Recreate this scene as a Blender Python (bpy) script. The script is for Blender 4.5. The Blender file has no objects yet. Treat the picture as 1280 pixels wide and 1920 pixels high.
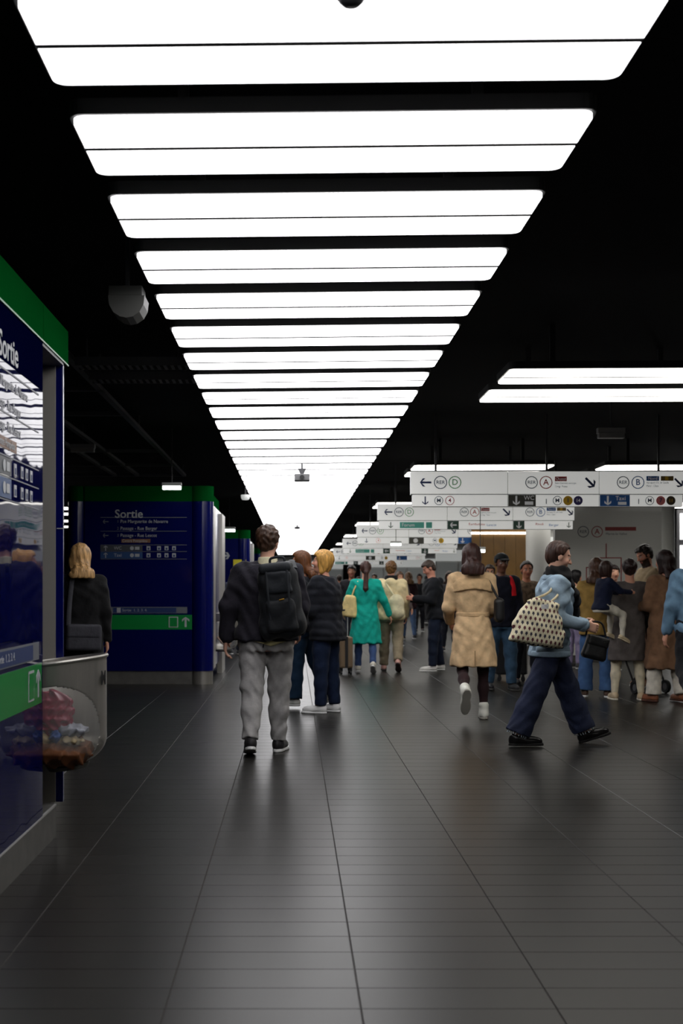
import bpy, math, random
import numpy as np
from mathutils import Matrix, Vector
R = math.radians
random.seed(4)
sc = bpy.context.scene
COL = sc.collection
FPX = 2358.0          # focal length in pixels of the 1280x1920 frame
CAMZ = 1.293
# ------------------------------------------------------------------ camera, world, exposure
cd = bpy.data.cameras.new('camera'); cam = bpy.data.objects.new('camera', cd); COL.objects.link(cam)
cd.sensor_fit = 'VERTICAL'; cd.sensor_height = 36.0; cd.lens = FPX/1920*36
cd.shift_x = 90/1920; cd.shift_y = 141/1920
cd.clip_start = .05; cd.clip_end = 300
cam.location = (0, 0, CAMZ); cam.rotation_euler = (R(90), 0, 0)
cd.dof.use_dof = True; cd.dof.focus_distance = 8.8; cd.dof.aperture_fstop = 3.6
sc.camera = cam
w = bpy.data.worlds.new('world'); sc.world = w; w.use_nodes = True
w.node_tree.nodes['Background'].inputs[0].default_value = (.9, .95, 1, 1)
w.node_tree.nodes['Background'].inputs[1].default_value = .01
sc.view_settings.view_transform = 'Standard'; sc.view_settings.look = 'None'
sc.view_settings.gamma = 1; sc.view_settings.use_curve_mapping = False
sc.view_settings.exposure = 0.0
sc.cycles.use_denoising = True
sc.cycles.use_adaptive_sampling = True; sc.cycles.adaptive_threshold = .05; sc.cycles.adaptive_min_samples = 16; sc.cycles.caustics_reflective = False; sc.cycles.caustics_refractive = False
sc.cycles.max_bounces = 4; sc.cycles.diffuse_bounces = 2; sc.cycles.glossy_bounces = 3; sc.cycles.transparent_max_bounces = 8
LIGHT = 3.5           # emission of the ceiling diffusers
LIGHT2 = 3.8
def fx(px, Y): return (px-550)/FPX*Y
def fz(py, Y): return CAMZ-(py-1101)/FPX*Y
def fy(py, z=0.): return (CAMZ-z)*FPX/(py-1101)
# ------------------------------------------------------------------ materials
MATS = {}
def srgb(c):
    return tuple(((v/255)/12.92 if v/255 <= .04045 else ((v/255+.055)/1.055)**2.4) for v in c)
def mat(name, col, rough=.5, metal=0., spec=.5, emit=0, noise=0., nscale=8., bump=0., bscale=60., coat=0., sheen=0., alpha=1., trans=0., stretch=None, rvar=0.):
    if name in MATS: return MATS[name]
    m = bpy.data.materials.new(name); m.use_nodes = True; MATS[name] = m
    nt = m.node_tree; N = nt.nodes; L = nt.links; b = N['Principled BSDF']
    b.inputs['Base Color'].default_value = (*col, 1); b.inputs['Roughness'].default_value = rough
    b.inputs['Metallic'].default_value = metal; b.inputs['Specular IOR Level'].default_value = spec
    if coat: b.inputs['Coat Weight'].default_value = coat; b.inputs['Coat Roughness'].default_value = .03
    if sheen: b.inputs['Sheen Weight'].default_value = sheen
    if alpha < 1: b.inputs['Alpha'].default_value = alpha
    if trans: b.inputs['Transmission Weight'].default_value = trans
    if emit: b.inputs['Emission Color'].default_value = (*col, 1); b.inputs['Emission Strength'].default_value = emit
    if noise or bump or rvar:
        tc = N.new('ShaderNodeTexCoord'); mp = N.new('ShaderNodeMapping'); L.new(tc.outputs['Object'], mp.inputs[0])
        if stretch: mp.inputs['Scale'].default_value = stretch
    if noise or rvar:
        n = N.new('ShaderNodeTexNoise'); n.inputs['Scale'].default_value = nscale; n.inputs['Detail'].default_value = 4; L.new(mp.outputs[0], n.inputs['Vector'])
        if noise:
            r = N.new('ShaderNodeMapRange'); r.inputs[1].default_value = .3; r.inputs[2].default_value = .7; r.inputs[3].default_value = 1-noise; r.inputs[4].default_value = 1+noise
            L.new(n.outputs[0], r.inputs[0])
            mx = N.new('ShaderNodeVectorMath'); mx.operation = 'SCALE'; mx.inputs[0].default_value = col; L.new(r.outputs[0], mx.inputs['Scale']); L.new(mx.outputs[0], b.inputs['Base Color'])
        if rvar:
            r2 = N.new('ShaderNodeMapRange'); r2.inputs[1].default_value = .3; r2.inputs[2].default_value = .7; r2.inputs[3].default_value = rough-rvar; r2.inputs[4].default_value = rough+rvar
            L.new(n.outputs[0], r2.inputs[0]); L.new(r2.outputs[0], b.inputs['Roughness'])
    if bump:
        n2 = N.new('ShaderNodeTexNoise'); n2.inputs['Scale'].default_value = bscale; n2.inputs['Detail'].default_value = 3; L.new(mp.outputs[0], n2.inputs['Vector'])
        bp = N.new('ShaderNodeBump'); bp.inputs['Strength'].default_value = bump; bp.inputs['Distance'].default_value = .01; L.new(n2.outputs[0], bp.inputs['Height']); L.new(bp.outputs[0], b.inputs['Normal'])
    return m
def cloth(rgb, rough=.85, noise=.18, bump=.35, sheen=.05):
    return mat('cloth_%d_%d_%d' % rgb, tuple(min(.82, v*1.32) for v in srgb(rgb)), rough, noise=noise, nscale=14, bump=bump, bscale=38, sheen=sheen, spec=.25)
def hairmat(rgb):
    return mat('hair_%d_%d_%d' % rgb, tuple(v*1.2 for v in srgb(rgb)), .42, noise=.5, nscale=60, bump=.7, bscale=110, stretch=(1, 1, .12), spec=.4)
def skinmat():
    if 'skin' in MATS: return MATS['skin']
    m = mat('skin', (.5, .3, .2), .5, spec=.35); nt = m.node_tree
    a = nt.nodes.new('ShaderNodeAttribute'); a.attribute_name = 'tone'
    nt.links.new(a.outputs['Color'], nt.nodes['Principled BSDF'].inputs['Base Color'])
    return m
# ------------------------------------------------------------------ object helpers
W = {}
def link(o, parent=None, loc=None, rot=None):
    COL.objects.link(o)
    if loc is not None: o.location = loc
    if rot is not None: o.rotation_euler = rot
    M = Matrix.LocRotScale(o.location, o.rotation_euler, None)
    if parent is not None:
        o.parent = parent; o.matrix_parent_inverse = W[parent].inverted()
    W[o] = M
    return o
def place(o, M):
    o.location = M.to_translation(); o.rotation_euler = M.to_euler(); W[o] = M; return o
def tag(o, label, cat=None, group=None, kind=None):
    if label: o['label'] = label
    if cat: o['category'] = cat
    if group: o['group'] = group
    if kind: o['kind'] = kind
    return o
def empty(name, loc, label, cat, group=None, rz=0):
    o = bpy.data.objects.new(name, None); o.empty_display_size = .1
    link(o, None, loc, (0, 0, rz)); return tag(o, label, cat, group)
class MB:
    def __init__(s): s.v = []; s.f = []
    def poly(s, vs, fs):
        n = len(s.v); s.v += [tuple(v) for v in vs]; s.f += [tuple(i+n for i in f) for f in fs]; return s
    def box(s, x0, x1, y0, y1, z0, z1, c=0.):
        if c <= 0:
            v = [(x, y, z) for z in (z0, z1) for y in (y0, y1) for x in (x0, x1)]
            return s.poly(v, [(0, 2, 3, 1), (4, 5, 7, 6), (0, 1, 5, 4), (2, 6, 7, 3), (0, 4, 6, 2), (1, 3, 7, 5)])
        import bmesh
        bm = bmesh.new(); bmesh.ops.create_cube(bm, size=1)
        for q in bm.verts: q.co = Vector(((x0+x1)/2+q.co.x*(x1-x0), (y0+y1)/2+q.co.y*(y1-y0), (z0+z1)/2+q.co.z*(z1-z0)))
        bmesh.ops.bevel(bm, geom=bm.edges[:], offset=c, segments=2, affect='EDGES', profile=.6)
        bm.verts.index_update(); s.poly([q.co[:] for q in bm.verts], [[q.index for q in f.verts] for f in bm.faces]); bm.free(); return s
    def prism(s, pts, z0, z1, M=None):          # polygon in xy extruded along z (then M)
        n = len(pts); v = [(p[0], p[1], z0) for p in pts]+[(p[0], p[1], z1) for p in pts]
        if M is not None: v = [tuple(M @ Vector(q)) for q in v]
        f = [tuple(range(n))[::-1], tuple(range(n, 2*n))]+[(i, (i+1) % n, n+(i+1) % n, n+i) for i in range(n)]
        return s.poly(v, f)
    def lathe(s, prof, c=(0, 0, 0), seg=28, a0=0., a1=2*math.pi, M=None):
        full = abs(a1-a0-2*math.pi) < 1e-6; m = seg if full else seg+1; v = []
        for r, z in prof:
            for k in range(m):
                a = a0+(a1-a0)*k/seg; v.append((r*math.cos(a), r*math.sin(a), z))
        if M is not None: v = [tuple(M @ Vector(q)) for q in v]
        v = [(q[0]+c[0], q[1]+c[1], q[2]+c[2]) for q in v]
        f = []
        for j in range(len(prof)-1):
            for k in range(seg):
                k2 = (k+1) % m; f.append((j*m+k, j*m+k2, (j+1)*m+k2, (j+1)*m+k))
        return s.poly(v, f)
    def tube(s, pts, r, seg=8, smooth=True, flat=None):
        P = [np.array(p, float) for p in pts]
        if smooth and len(P) > 2:
            Q = [2*P[0]-P[1]]+P+[2*P[-1]-P[-2]]; out = []
            for i in range(1, len(Q)-2):
                for t in np.linspace(0, 1, 6, endpoint=False):
                    a, b, c, d = Q[i-1], Q[i], Q[i+1], Q[i+2]
                    out.append(.5*((2*b)+(c-a)*t+(2*a-5*b+4*c-d)*t*t+(3*b-a-3*c+d)*t**3))
            out.append(P[-1]); P = out
        n = len(P); up = np.array((0, 0, 1.)) if flat is None else np.array(flat[:3], float); v = []
        fl = 1. if flat is None else flat[3]
        for i in range(n):
            t = P[min(i+1, n-1)]-P[max(i-1, 0)]; t /= np.linalg.norm(t)+1e-9
            a = np.cross(t, up)
            if np.linalg.norm(a) < 1e-3: a = np.cross(t, (1, 0, 0.01))
            a /= np.linalg.norm(a); b = np.cross(a, t); rr = r[min(i, len(r)-1)] if isinstance(r, (list, tuple)) else r
            for k in range(seg):
                an = 2*math.pi*k/seg; v.append(tuple(P[i]+a*math.cos(an)*rr+b*math.sin(an)*rr*fl))
        f = [(i*seg+k, i*seg+(k+1) % seg, (i+1)*seg+(k+1) % seg, (i+1)*seg+k) for i in range(n-1) for k in range(seg)]
        f += [tuple(range(seg))[::-1], tuple(range((n-1)*seg, n*seg))]
        return s.poly(v, f)
    def data(s, name, m=None, smooth=False):
        me = bpy.data.meshes.new(name); me.from_pydata(s.v, [], s.f); me.validate()
        if m: me.materials.append(m)
        if smooth:
            me.polygons.foreach_set('use_smooth', [True]*len(me.polygons))
            try: me.set_sharp_from_angle(angle=R(40))
            except Exception: pass
        return me
    def obj(s, name, m, parent=None, loc=None, rot=None, smooth=False, M=None):
        o = bpy.data.objects.new(name, s.data(name, m, smooth)); link(o, parent, loc, rot)
        if M is not None: place(o, M)
        return o
def frame(origin, xa=(1, 0, 0), up=(0, 0, 1)):
    xa = Vector(xa); up = Vector(up); n = xa.cross(up)
    M = Matrix((( xa.x, up.x, n.x, origin[0]), (xa.y, up.y, n.y, origin[1]), (xa.z, up.z, n.z, origin[2]), (0, 0, 0, 1)))
    return M
def text(F, u, v, s, size, m, parent, align='LEFT', bold=.0, off=.002, sx=1.):
    cu = bpy.data.curves.new('lettering', 'FONT'); cu.body = s; cu.size = size; cu.align_x = align; cu.align_y = 'CENTER'
    cu.extrude = .0008; cu.offset = bold*size; cu.resolution_u = 3
    t = bpy.data.objects.new('tmp', cu); COL.objects.link(t)
    dg = bpy.context.evaluated_depsgraph_get(); me = bpy.data.meshes.new_from_object(t.evaluated_get(dg)); bpy.data.objects.remove(t); bpy.data.curves.remove(cu)
    me.materials.clear(); me.materials.append(m)
    if sx != 1: me.transform(Matrix.Diagonal((sx, 1, 1, 1)))
    o = bpy.data.objects.new('lettering', me); link(o, parent); place(o, F @ Matrix.Translation((u, v, off))); return o
def flat(F, name, pts, m, parent, off=.001, th=.0015):
    o = MB().prism(pts, 0, th).obj(name, m, parent); place(o, F @ Matrix.Translation((0, 0, off))); return o
def rect(F, name, u0, u1, v0, v1, m, parent, off=.001, th=.0015):
    return flat(F, name, [(u0, v0), (u1, v0), (u1, v1), (u0, v1)], m, parent, off, th)
def disc(F, u, v, r, m, parent, name='disc', off=.0015, ring=0):
    n = 28
    if not ring: return flat(F, name, [(u+r*math.cos(2*math.pi*k/n), v+r*math.sin(2*math.pi*k/n)) for k in range(n)], m, parent, off)
    mb = MB(); vs = []
    for rr in (r, r-ring):
        for z in (0, .0015): vs += [(u+rr*math.cos(2*math.pi*k/n), v+rr*math.sin(2*math.pi*k/n), z) for k in range(n)]
    f = []
    for k in range(n):
        q = (k+1) % n; f += [(n+k, n+q, 3*n+q, 3*n+k), (k, q, n+q, n+k), (2*n+k, 3*n+k, 3*n+q, 2*n+q)]
    mb.poly(vs, f); o = mb.obj(name, m, parent); place(o, F @ Matrix.Translation((0, 0, off))); return o
def arrow(F, u, v, L, ang, m, parent, wd=.16, off=.002):
    h = L/2; t = L*wd/2; a = L*.36; q = t*1.5
    pts = [(-h, -t), (h-t*2.2, -t), (h-t*2.2-a+q*.6, -a), (h-a+q*.9, -a), (h, 0), (h-a+q*.9, a), (h-t*2.2-a+q*.6, a), (h-t*2.2, t), (-h, t)]
    c, s = math.cos(R(ang)), math.sin(R(ang))
    return flat(F, 'arrow', [(u+p[0]*c-p[1]*s, v+p[0]*s+p[1]*c) for p in pts], m, parent, off)
# ------------------------------------------------------------------ signed-distance modelling for people, clothing and soft bags
def nv(a): a = np.array(a, float); return a/(np.linalg.norm(a)+1e-12)
def sminf(a, b, k):
    if k <= 0: return np.minimum(a, b)
    h = np.maximum(k-np.abs(a-b), 0)/k
    return np.minimum(a, b)-h*h*(k*.25)
class Fld:
    def __init__(s): s.ops = []
    def _add(s, fn, lo, hi, k, op):
        lo = np.array(lo, float); hi = np.array(hi, float); s.ops.append((fn, lo, hi, k, op)); return s
    def cone(s, a, b, ra, rb, k=.02, fl=None, op='u'):
        a = np.array(a, float); b = np.array(b, float); r = max(ra, rb); ab = b-a; L2 = max(ab @ ab, 1e-9)
        n, sc_ = (nv(fl[0]), fl[1]) if fl else (None, 1.)
        def fn(X, Y, Z):
            px, py, pz = X-a[0], Y-a[1], Z-a[2]
            t = np.clip((px*ab[0]+py*ab[1]+pz*ab[2])/L2, 0, 1)
            qx, qy, qz = px-t*ab[0], py-t*ab[1], pz-t*ab[2]
            if n is None: return np.sqrt(qx*qx+qy*qy+qz*qz)-(ra+t*(rb-ra))
            c = (qx*n[0]+qy*n[1]+qz*n[2]); g = 1/sc_-1
            qx, qy, qz = qx+n[0]*c*g, qy+n[1]*c*g, qz+n[2]*c*g
            return (np.sqrt(qx*qx+qy*qy+qz*qz)-(ra+t*(rb-ra)))*min(1, sc_)
        m = r*max(1, sc_)+k+.02
        return s._add(fn, np.minimum(a, b)-m, np.maximum(a, b)+m, k, op)
    def chain(s, P, r, k=.02, fl=None):
        for i in range(len(P)-1): s.cone(P[i], P[i+1], r[i], r[i+1], k, fl)
        return s
    def ell(s, c, r, M=None, k=.02, op='u'):
        c = np.array(c, float); r = np.array(r, float); M = np.eye(3) if M is None else M
        def fn(X, Y, Z):
            px, py, pz = X-c[0], Y-c[1], Z-c[2]; q = [px*M[0, i]+py*M[1, i]+pz*M[2, i] for i in range(3)]
            k0 = np.sqrt(sum((q[i]/r[i])**2 for i in range(3))); k1 = np.sqrt(sum((q[i]/r[i]**2)**2 for i in range(3)))+1e-6
            return k0*(k0-1)/k1
        m = r.max()+k+.03
        return s._add(fn, c-m, c+m, k, op)
    def box(s, c, hf, rr, M=None, k=.0, op='u', taper=0.):
        c = np.array(c, float); hf = np.array(hf, float); M = np.eye(3) if M is None else M
        def fn(X, Y, Z):
            px, py, pz = X-c[0], Y-c[1], Z-c[2]; q = [px*M[0, i]+py*M[1, i]+pz*M[2, i] for i in range(3)]
            g = 1+taper*q[2]/hf[2] if taper else 1.
            d = [np.abs(q[0])-hf[0]*g+rr, np.abs(q[1])-hf[1]*g+rr, np.abs(q[2])-hf[2]+rr]
            o = np.sqrt(sum(np.maximum(e, 0)**2 for e in d))
            return o+np.minimum(np.maximum(np.maximum(d[0], d[1]), d[2]), 0)-rr
        m = np.linalg.norm(hf)*(1+abs(taper))+k+.02
        return s._add(fn, c-m, c+m, k, op)
    def prof(s, rows, k=.02, n=2.3, tw=None, cap=.012, op='u'):   # rows: (z, cx, cy, rx, ry) ascending z
        rows = sorted(rows); A = np.array(rows, float); z = A[:, 0]
        zz = np.linspace(z[0], z[-1], 80); B = [np.interp(zz, z, A[:, i]) for i in range(1, 5)]
        ker = np.array([1, 2, 3, 2, 1.])/9
        B = [np.convolve(np.pad(b, 2, 'edge'), ker, 'valid') for b in B]
        def fn(X, Y, Z):
            zc = Z[0, 0, :]; cx, cy, rx, ry = [np.interp(zc, zz, b)[None, None, :] for b in B]
            px, py = X-cx, Y-cy
            if tw is not None:
                an = np.interp(zc, [z[0], z[-1]], tw)[None, None, :]; c_, s_ = np.cos(an), np.sin(an); px, py = px*c_+py*s_, -px*s_+py*c_
            e = ((np.abs(px)/rx)**n+(np.abs(py)/ry)**n)**(1/n)
            d = (e-1)*np.minimum(rx, ry)
            dz = np.abs(Z-(z[0]+z[-1])/2)-(z[-1]-z[0])/2
            a1 = np.maximum(d+cap, 0); b1 = np.maximum(dz+cap, 0)
            return np.sqrt(a1*a1+b1*b1)+np.minimum(np.maximum(d+cap, dz+cap), 0)-cap
        lo = ((A[:, 1]-A[:, 3:].max(1)).min()-k-.025, (A[:, 2]-A[:, 3:].max(1)).min()-k-.01, z[0]-k-.025)
        hi = ((A[:, 1]+A[:, 3:].max(1)).max()+k+.025, (A[:, 2]+A[:, 3:].max(1)).max()+k+.01, z[-1]+k+.025)
        return s._add(fn, lo, hi, k, op)
    def cut(s, fn): s.ops.append((fn, None, None, 0, 'c')); return s
    def warp(s, fn): s.ops.append((fn, None, None, 0, 'w')); return s
    def mesh(s, h):
        lo = np.min([o[1] for o in s.ops if o[4] == 'u'], 0)-2*h; hi = np.max([o[2] for o in s.ops if o[4] == 'u'], 0)+2*h
        ax = [np.arange(lo[i], hi[i]+h, h) for i in range(3)]
        D = np.full([len(a) for a in ax], .2)
        first = True
        for fn, l, u, k, op in s.ops:
            if l is None:
                X, Y, Z = ax[0][:, None, None], ax[1][None, :, None], ax[2][None, None, :]
                if op == 'c': D = np.maximum(D, fn(X, Y, Z))
                else: D = D+fn(X, Y, Z)
                continue
            sl = []
            for i in range(3):
                a = max(0, int((l[i]-lo[i])/h)); b = min(len(ax[i]), int((u[i]-lo[i])/h)+2); sl.append(slice(a, max(b, a)))
            if any(q.stop <= q.start for q in sl): continue
            X, Y, Z = ax[0][sl[0]][:, None, None], ax[1][sl[1]][None, :, None], ax[2][sl[2]][None, None, :]
            d = fn(X, Y, Z); cur = D[tuple(sl)]
            D[tuple(sl)] = sminf(cur, d, k) if op == 'u' else -sminf(-cur, d, k)
        return snets(D, lo, h)
def snets(D, lo, h):
    S = D < 0; n = np.zeros(np.array(D.shape)-1, np.int8); sh = n.shape
    for i in (0, 1):
        for j in (0, 1):
            for k in (0, 1): n += S[i:i+sh[0], j:j+sh[1], k:k+sh[2]]
    act = (n > 0) & (n < 8); idx = np.argwhere(act); N = len(idx)
    cid = np.full(sh, -1, np.int64); cid[act] = np.arange(N)
    C = [(i, j, k) for i in (0, 1) for j in (0, 1) for k in (0, 1)]
    val = np.stack([D[idx[:, 0]+c[0], idx[:, 1]+c[1], idx[:, 2]+c[2]] for c in C], 1)
    acc = np.zeros((N, 3)); cnt = np.zeros(N)
    for a in range(8):
        for b in range(a+1, 8):
            if sum(abs(C[a][i]-C[b][i]) for i in range(3)) != 1: continue
            m = (val[:, a] < 0) != (val[:, b] < 0); t = val[:, a]/np.where(m, val[:, a]-val[:, b], 1)
            p = np.array(C[a])[None]+t[:, None]*(np.array(C[b])-np.array(C[a]))[None]
            acc += p*m[:, None]; cnt += m
    V = (idx+acc/cnt[:, None])*h+lo
    Q = []
    for ax in range(3):
        o = [i for i in range(3) if i != ax]
        a = [slice(1, -1)]*3; a[ax] = slice(0, -1); b = list(a); b[ax] = slice(1, None)
        ch = S[tuple(a)] != S[tuple(b)]; e = np.argwhere(ch); fl = S[tuple(a)][ch]
        e = e+1; e[:, ax] -= 1
        def cell(d0, d1):
            c = e.copy(); c[:, o[0]] -= d0; c[:, o[1]] -= d1; return cid[c[:, 0], c[:, 1], c[:, 2]]
        q = np.stack([cell(1, 1), cell(0, 1), cell(0, 0), cell(1, 0)], 1)
        if ax == 1: fl = ~fl
        q[~fl] = q[~fl][:, ::-1]; Q.append(q)
    return V, np.concatenate(Q)
def sobj(F, name, m, h, parent=None, M=None, tone=None, off=None):
    V, Q = F.mesh(h) if isinstance(F, Fld) else F
    if tone is not None: colr = tone(V)
    if off is not None: V = V-np.array(off)
    me = bpy.data.meshes.new(name); me.vertices.add(len(V)); me.vertices.foreach_set('co', V.astype(np.float32).ravel())
    me.loops.add(Q.size); me.loops.foreach_set('vertex_index', Q.astype(np.int32).ravel())
    me.polygons.add(len(Q)); me.polygons.foreach_set('loop_start', np.arange(0, Q.size, 4, dtype=np.int32))
    try: me.polygons.foreach_set('loop_total', np.full(len(Q), 4, np.int32))
    except Exception: pass
    me.update(calc_edges=True); me.validate()
    me.polygons.foreach_set('use_smooth', [True]*len(me.polygons)); me.materials.append(m)
    if tone is not None:
        at = me.color_attributes.new('tone', 'FLOAT_COLOR', 'POINT'); at.data.foreach_set('color', np.c_[colr, np.ones(len(colr))].astype(np.float32).ravel())
    o = bpy.data.objects.new(name, me); link(o, parent)
    if M is not None: place(o, M)
    return o
# ------------------------------------------------------------------ shared materials
M_black = mat('ceiling_black', (.0022, .0022, .0026), .9, spec=.1)
M_frame = mat('lamp_frame', (.02, .02, .02), .5)
M_diff = mat('diffuser', (1, .985, 1), .4, emit=LIGHT)
M_diff2 = mat('diffuser_side', (1, .965, .90), .4, emit=LIGHT2)
M_blue = mat('blue_enamel', srgb((6, 14, 84)), .16, spec=.5)
M_green = mat('green_enamel', srgb((4, 72, 26)), .6, spec=0)
M_greenb = mat('green_band', srgb((0, 128, 55)), .3)
M_steel = mat('brushed_steel', (.46, .44, .40), .38, metal=.75, noise=.08, nscale=30, stretch=(1, 1, .05), bump=.05, bscale=200)
M_steeld = mat('plinth_steel', (.12, .115, .105), .5, metal=.3, noise=.15, nscale=9)
M_white = mat('white_print', (.42, .43, .45), .5)
M_grey = mat('grey_print', (.13, .14, .16), .5)
M_navy = mat('navy_print', srgb((16, 44, 96)), .5)
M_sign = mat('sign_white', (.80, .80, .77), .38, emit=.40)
M_edge = mat('sign_edge', (.25, .26, .27), .4, metal=.5)
M_dgrey = mat('dark_grey', (.05, .05, .055), .5)
M_mgrey = mat('mid_grey', (.16, .16, .165), .55)
M_lgrey = mat('light_grey', (.45, .45, .44), .5)
M_rubber = mat('black_rubber', (.012, .012, .013), .55)
# wavy glossy panel
def wavy(name, col, sc_, st, rough=.06, spec=.12):
    m = mat(name, col, rough, spec=spec); nt = m.node_tree; b = nt.nodes['Principled BSDF']
    g = nt.nodes.new('ShaderNodeNewGeometry'); mp = nt.nodes.new('ShaderNodeMapping'); mp.inputs['Scale'].default_value = sc_
    n = nt.nodes.new('ShaderNodeTexNoise'); n.inputs['Scale'].default_value = 1; n.inputs['Detail'].default_value = 1
    bp = nt.nodes.new('ShaderNodeBump'); bp.inputs['Strength'].default_value = st; bp.inputs['Distance'].default_value = .02
    nt.links.new(g.outputs['Position'], mp.inputs[0]); nt.links.new(mp.outputs[0], n.inputs['Vector']); nt.links.new(n.outputs[0], bp.inputs['Height'])
    nt.links.new(bp.outputs[0], b.inputs['Normal']); return m
M_bluep = wavy('blue_gloss_panel', srgb((5, 10, 62)), (1, 3.4, 2.2), .13, .03)
M_bluef = wavy('blue_gloss_front', srgb((6, 12, 74)), (1.7, 1, 1.2), .3, .12, .6)
# floor tile material: slate, tone varies per tile cell
def tile_mat():
    m = mat('slate_tile', (.04, .04, .041), .36, spec=.2); nt = m.node_tree; N = nt.nodes; L = nt.links; b = N['Principled BSDF']
    g = N.new('ShaderNodeNewGeometry'); a = N.new('ShaderNodeVectorMath'); a.operation = 'SUBTRACT'; a.inputs[1].default_value = (.207, 3.857, 0)
    d = N.new('ShaderNodeVectorMath'); d.operation = 'DIVIDE'; d.inputs[1].default_value = (.6, .2, 1); f = N.new('ShaderNodeVectorMath'); f.operation = 'FLOOR'
    wn = N.new('ShaderNodeTexWhiteNoise'); wn.noise_dimensions = '2D'
    L.new(g.outputs['Position'], a.inputs[0]); L.new(a.outputs[0], d.inputs[0]); L.new(d.outputs[0], f.inputs[0]); L.new(f.outputs[0], wn.inputs['Vector'])
    n = N.new('ShaderNodeTexNoise'); n.inputs['Scale'].default_value = 5; n.inputs['Detail'].default_value = 5; L.new(g.outputs['Position'], n.inputs['Vector'])
    ad = N.new('ShaderNodeMath'); ad.operation = 'ADD'; L.new(wn.outputs['Value'], ad.inputs[0]); L.new(n.outputs[0], ad.inputs[1])
    r = N.new('ShaderNodeMapRange'); r.inputs[2].default_value = 2; r.inputs[3].default_value = .9; r.inputs[4].default_value = 1.12; L.new(ad.outputs[0], r.inputs[0])
    s = N.new('ShaderNodeVectorMath'); s.operation = 'SCALE'; s.inputs[0].default_value = (.0145, .0134, .0118); L.new(r.outputs[0], s.inputs['Scale']); L.new(s.outputs[0], b.inputs['Base Color'])
    r2 = N.new('ShaderNodeMapRange'); r2.inputs[2].default_value = 2; r2.inputs[3].default_value = .31; r2.inputs[4].default_value = .34; L.new(ad.outputs[0], r2.inputs[0]); L.new(r2.outputs[0], b.inputs['Roughness'])
    n2 = N.new('ShaderNodeTexNoise'); n2.inputs['Scale'].default_value = 90; L.new(g.outputs['Position'], n2.inputs['Vector'])
    return m
M_tile = tile_mat()
M_grout = mat('grout', (.034, .029, .027), .7, spec=.3)
# ------------------------------------------------------------------ the setting
floor = MB().box(-12, 16, -6, 72, -.12, -.004).obj('floor', M_grout); tag(floor, None, kind='structure')
TW, TL = .6, .2
def tile_verts(x0, y0):
    g1, g2, c = .0020, .0015, .0014; x1, y1 = x0+TW, y0+TL
    a = [(x0+g1, y0+g2), (x1-g1, y0+g2), (x1-g1, y1-g2), (x0+g1, y1-g2)]; b = [(x0+g1+c, y0+g2+c), (x1-g1-c, y0+g2+c), (x1-g1-c, y1-g2-c), (x0+g1+c, y1-g2-c)]
    return [(p[0], p[1], -.004) for p in a]+[(p[0], p[1], -.0014) for p in a]+[(p[0], p[1], 0) for p in b]
TF = [(8, 9, 10, 11)]+[(i, (i+1) % 4, 4+(i+1) % 4, 4+i) for i in range(4)]+[(4+i, 4+(i+1) % 4, 8+(i+1) % 4, 8+i) for i in range(4)]
tdata = MB().poly(tile_verts(0, 0), TF).data('floor_tile', M_tile)
single, rest = 0, MB()
for r in range(-45, 260):
    y0 = 3.857+(r-3)*TL
    for c in range(-13, 20):
        x0 = .207+c*TW
        if x0 < -7 or x0 > 11: continue
        vis = y0+TL > 3.6 and x0+TW > -1.236 and x0+TW > -550/FPX*(y0+TL)-.02 and x0 < 730/FPX*(y0+TL)+.02
        if vis and single < 300 and y0 < 14:
            o = bpy.data.objects.new('floor_tile', tdata); link(o, floor, (x0, y0, 0)); single += 1
        else: rest.poly(tile_verts(x0, y0), TF)
o = rest.obj('floor_tile_field', M_tile, floor); o['kind'] = 'stuff'
CZ = 3.34
tag(MB().box(-12, 16, -6, 72, CZ, CZ+.2).obj('ceiling', M_black), None, kind='structure')
M_wallg = mat('wall_grey', (.33, .33, .31), .5, noise=.08, nscale=2)
M_walld = mat('wall_dark', (.05, .05, .055), .6)
tag(MB().box(-12.2, -12, -6, 72, 0, CZ).obj('wall_left', M_walld), None, kind='structure')
tag(MB().box(16, 16.2, -6, 72, 0, CZ).obj('wall_right', M_wallg), None, kind='structure')
tag(MB().box(-12, 16, 72, 72.2, 0, CZ).obj('wall_far', M_wallg), None, kind='structure')
tag(MB().box(-12, 16, -6.2, -6, 0, CZ).obj('wall_back', M_walld), None, kind='structure')
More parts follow.
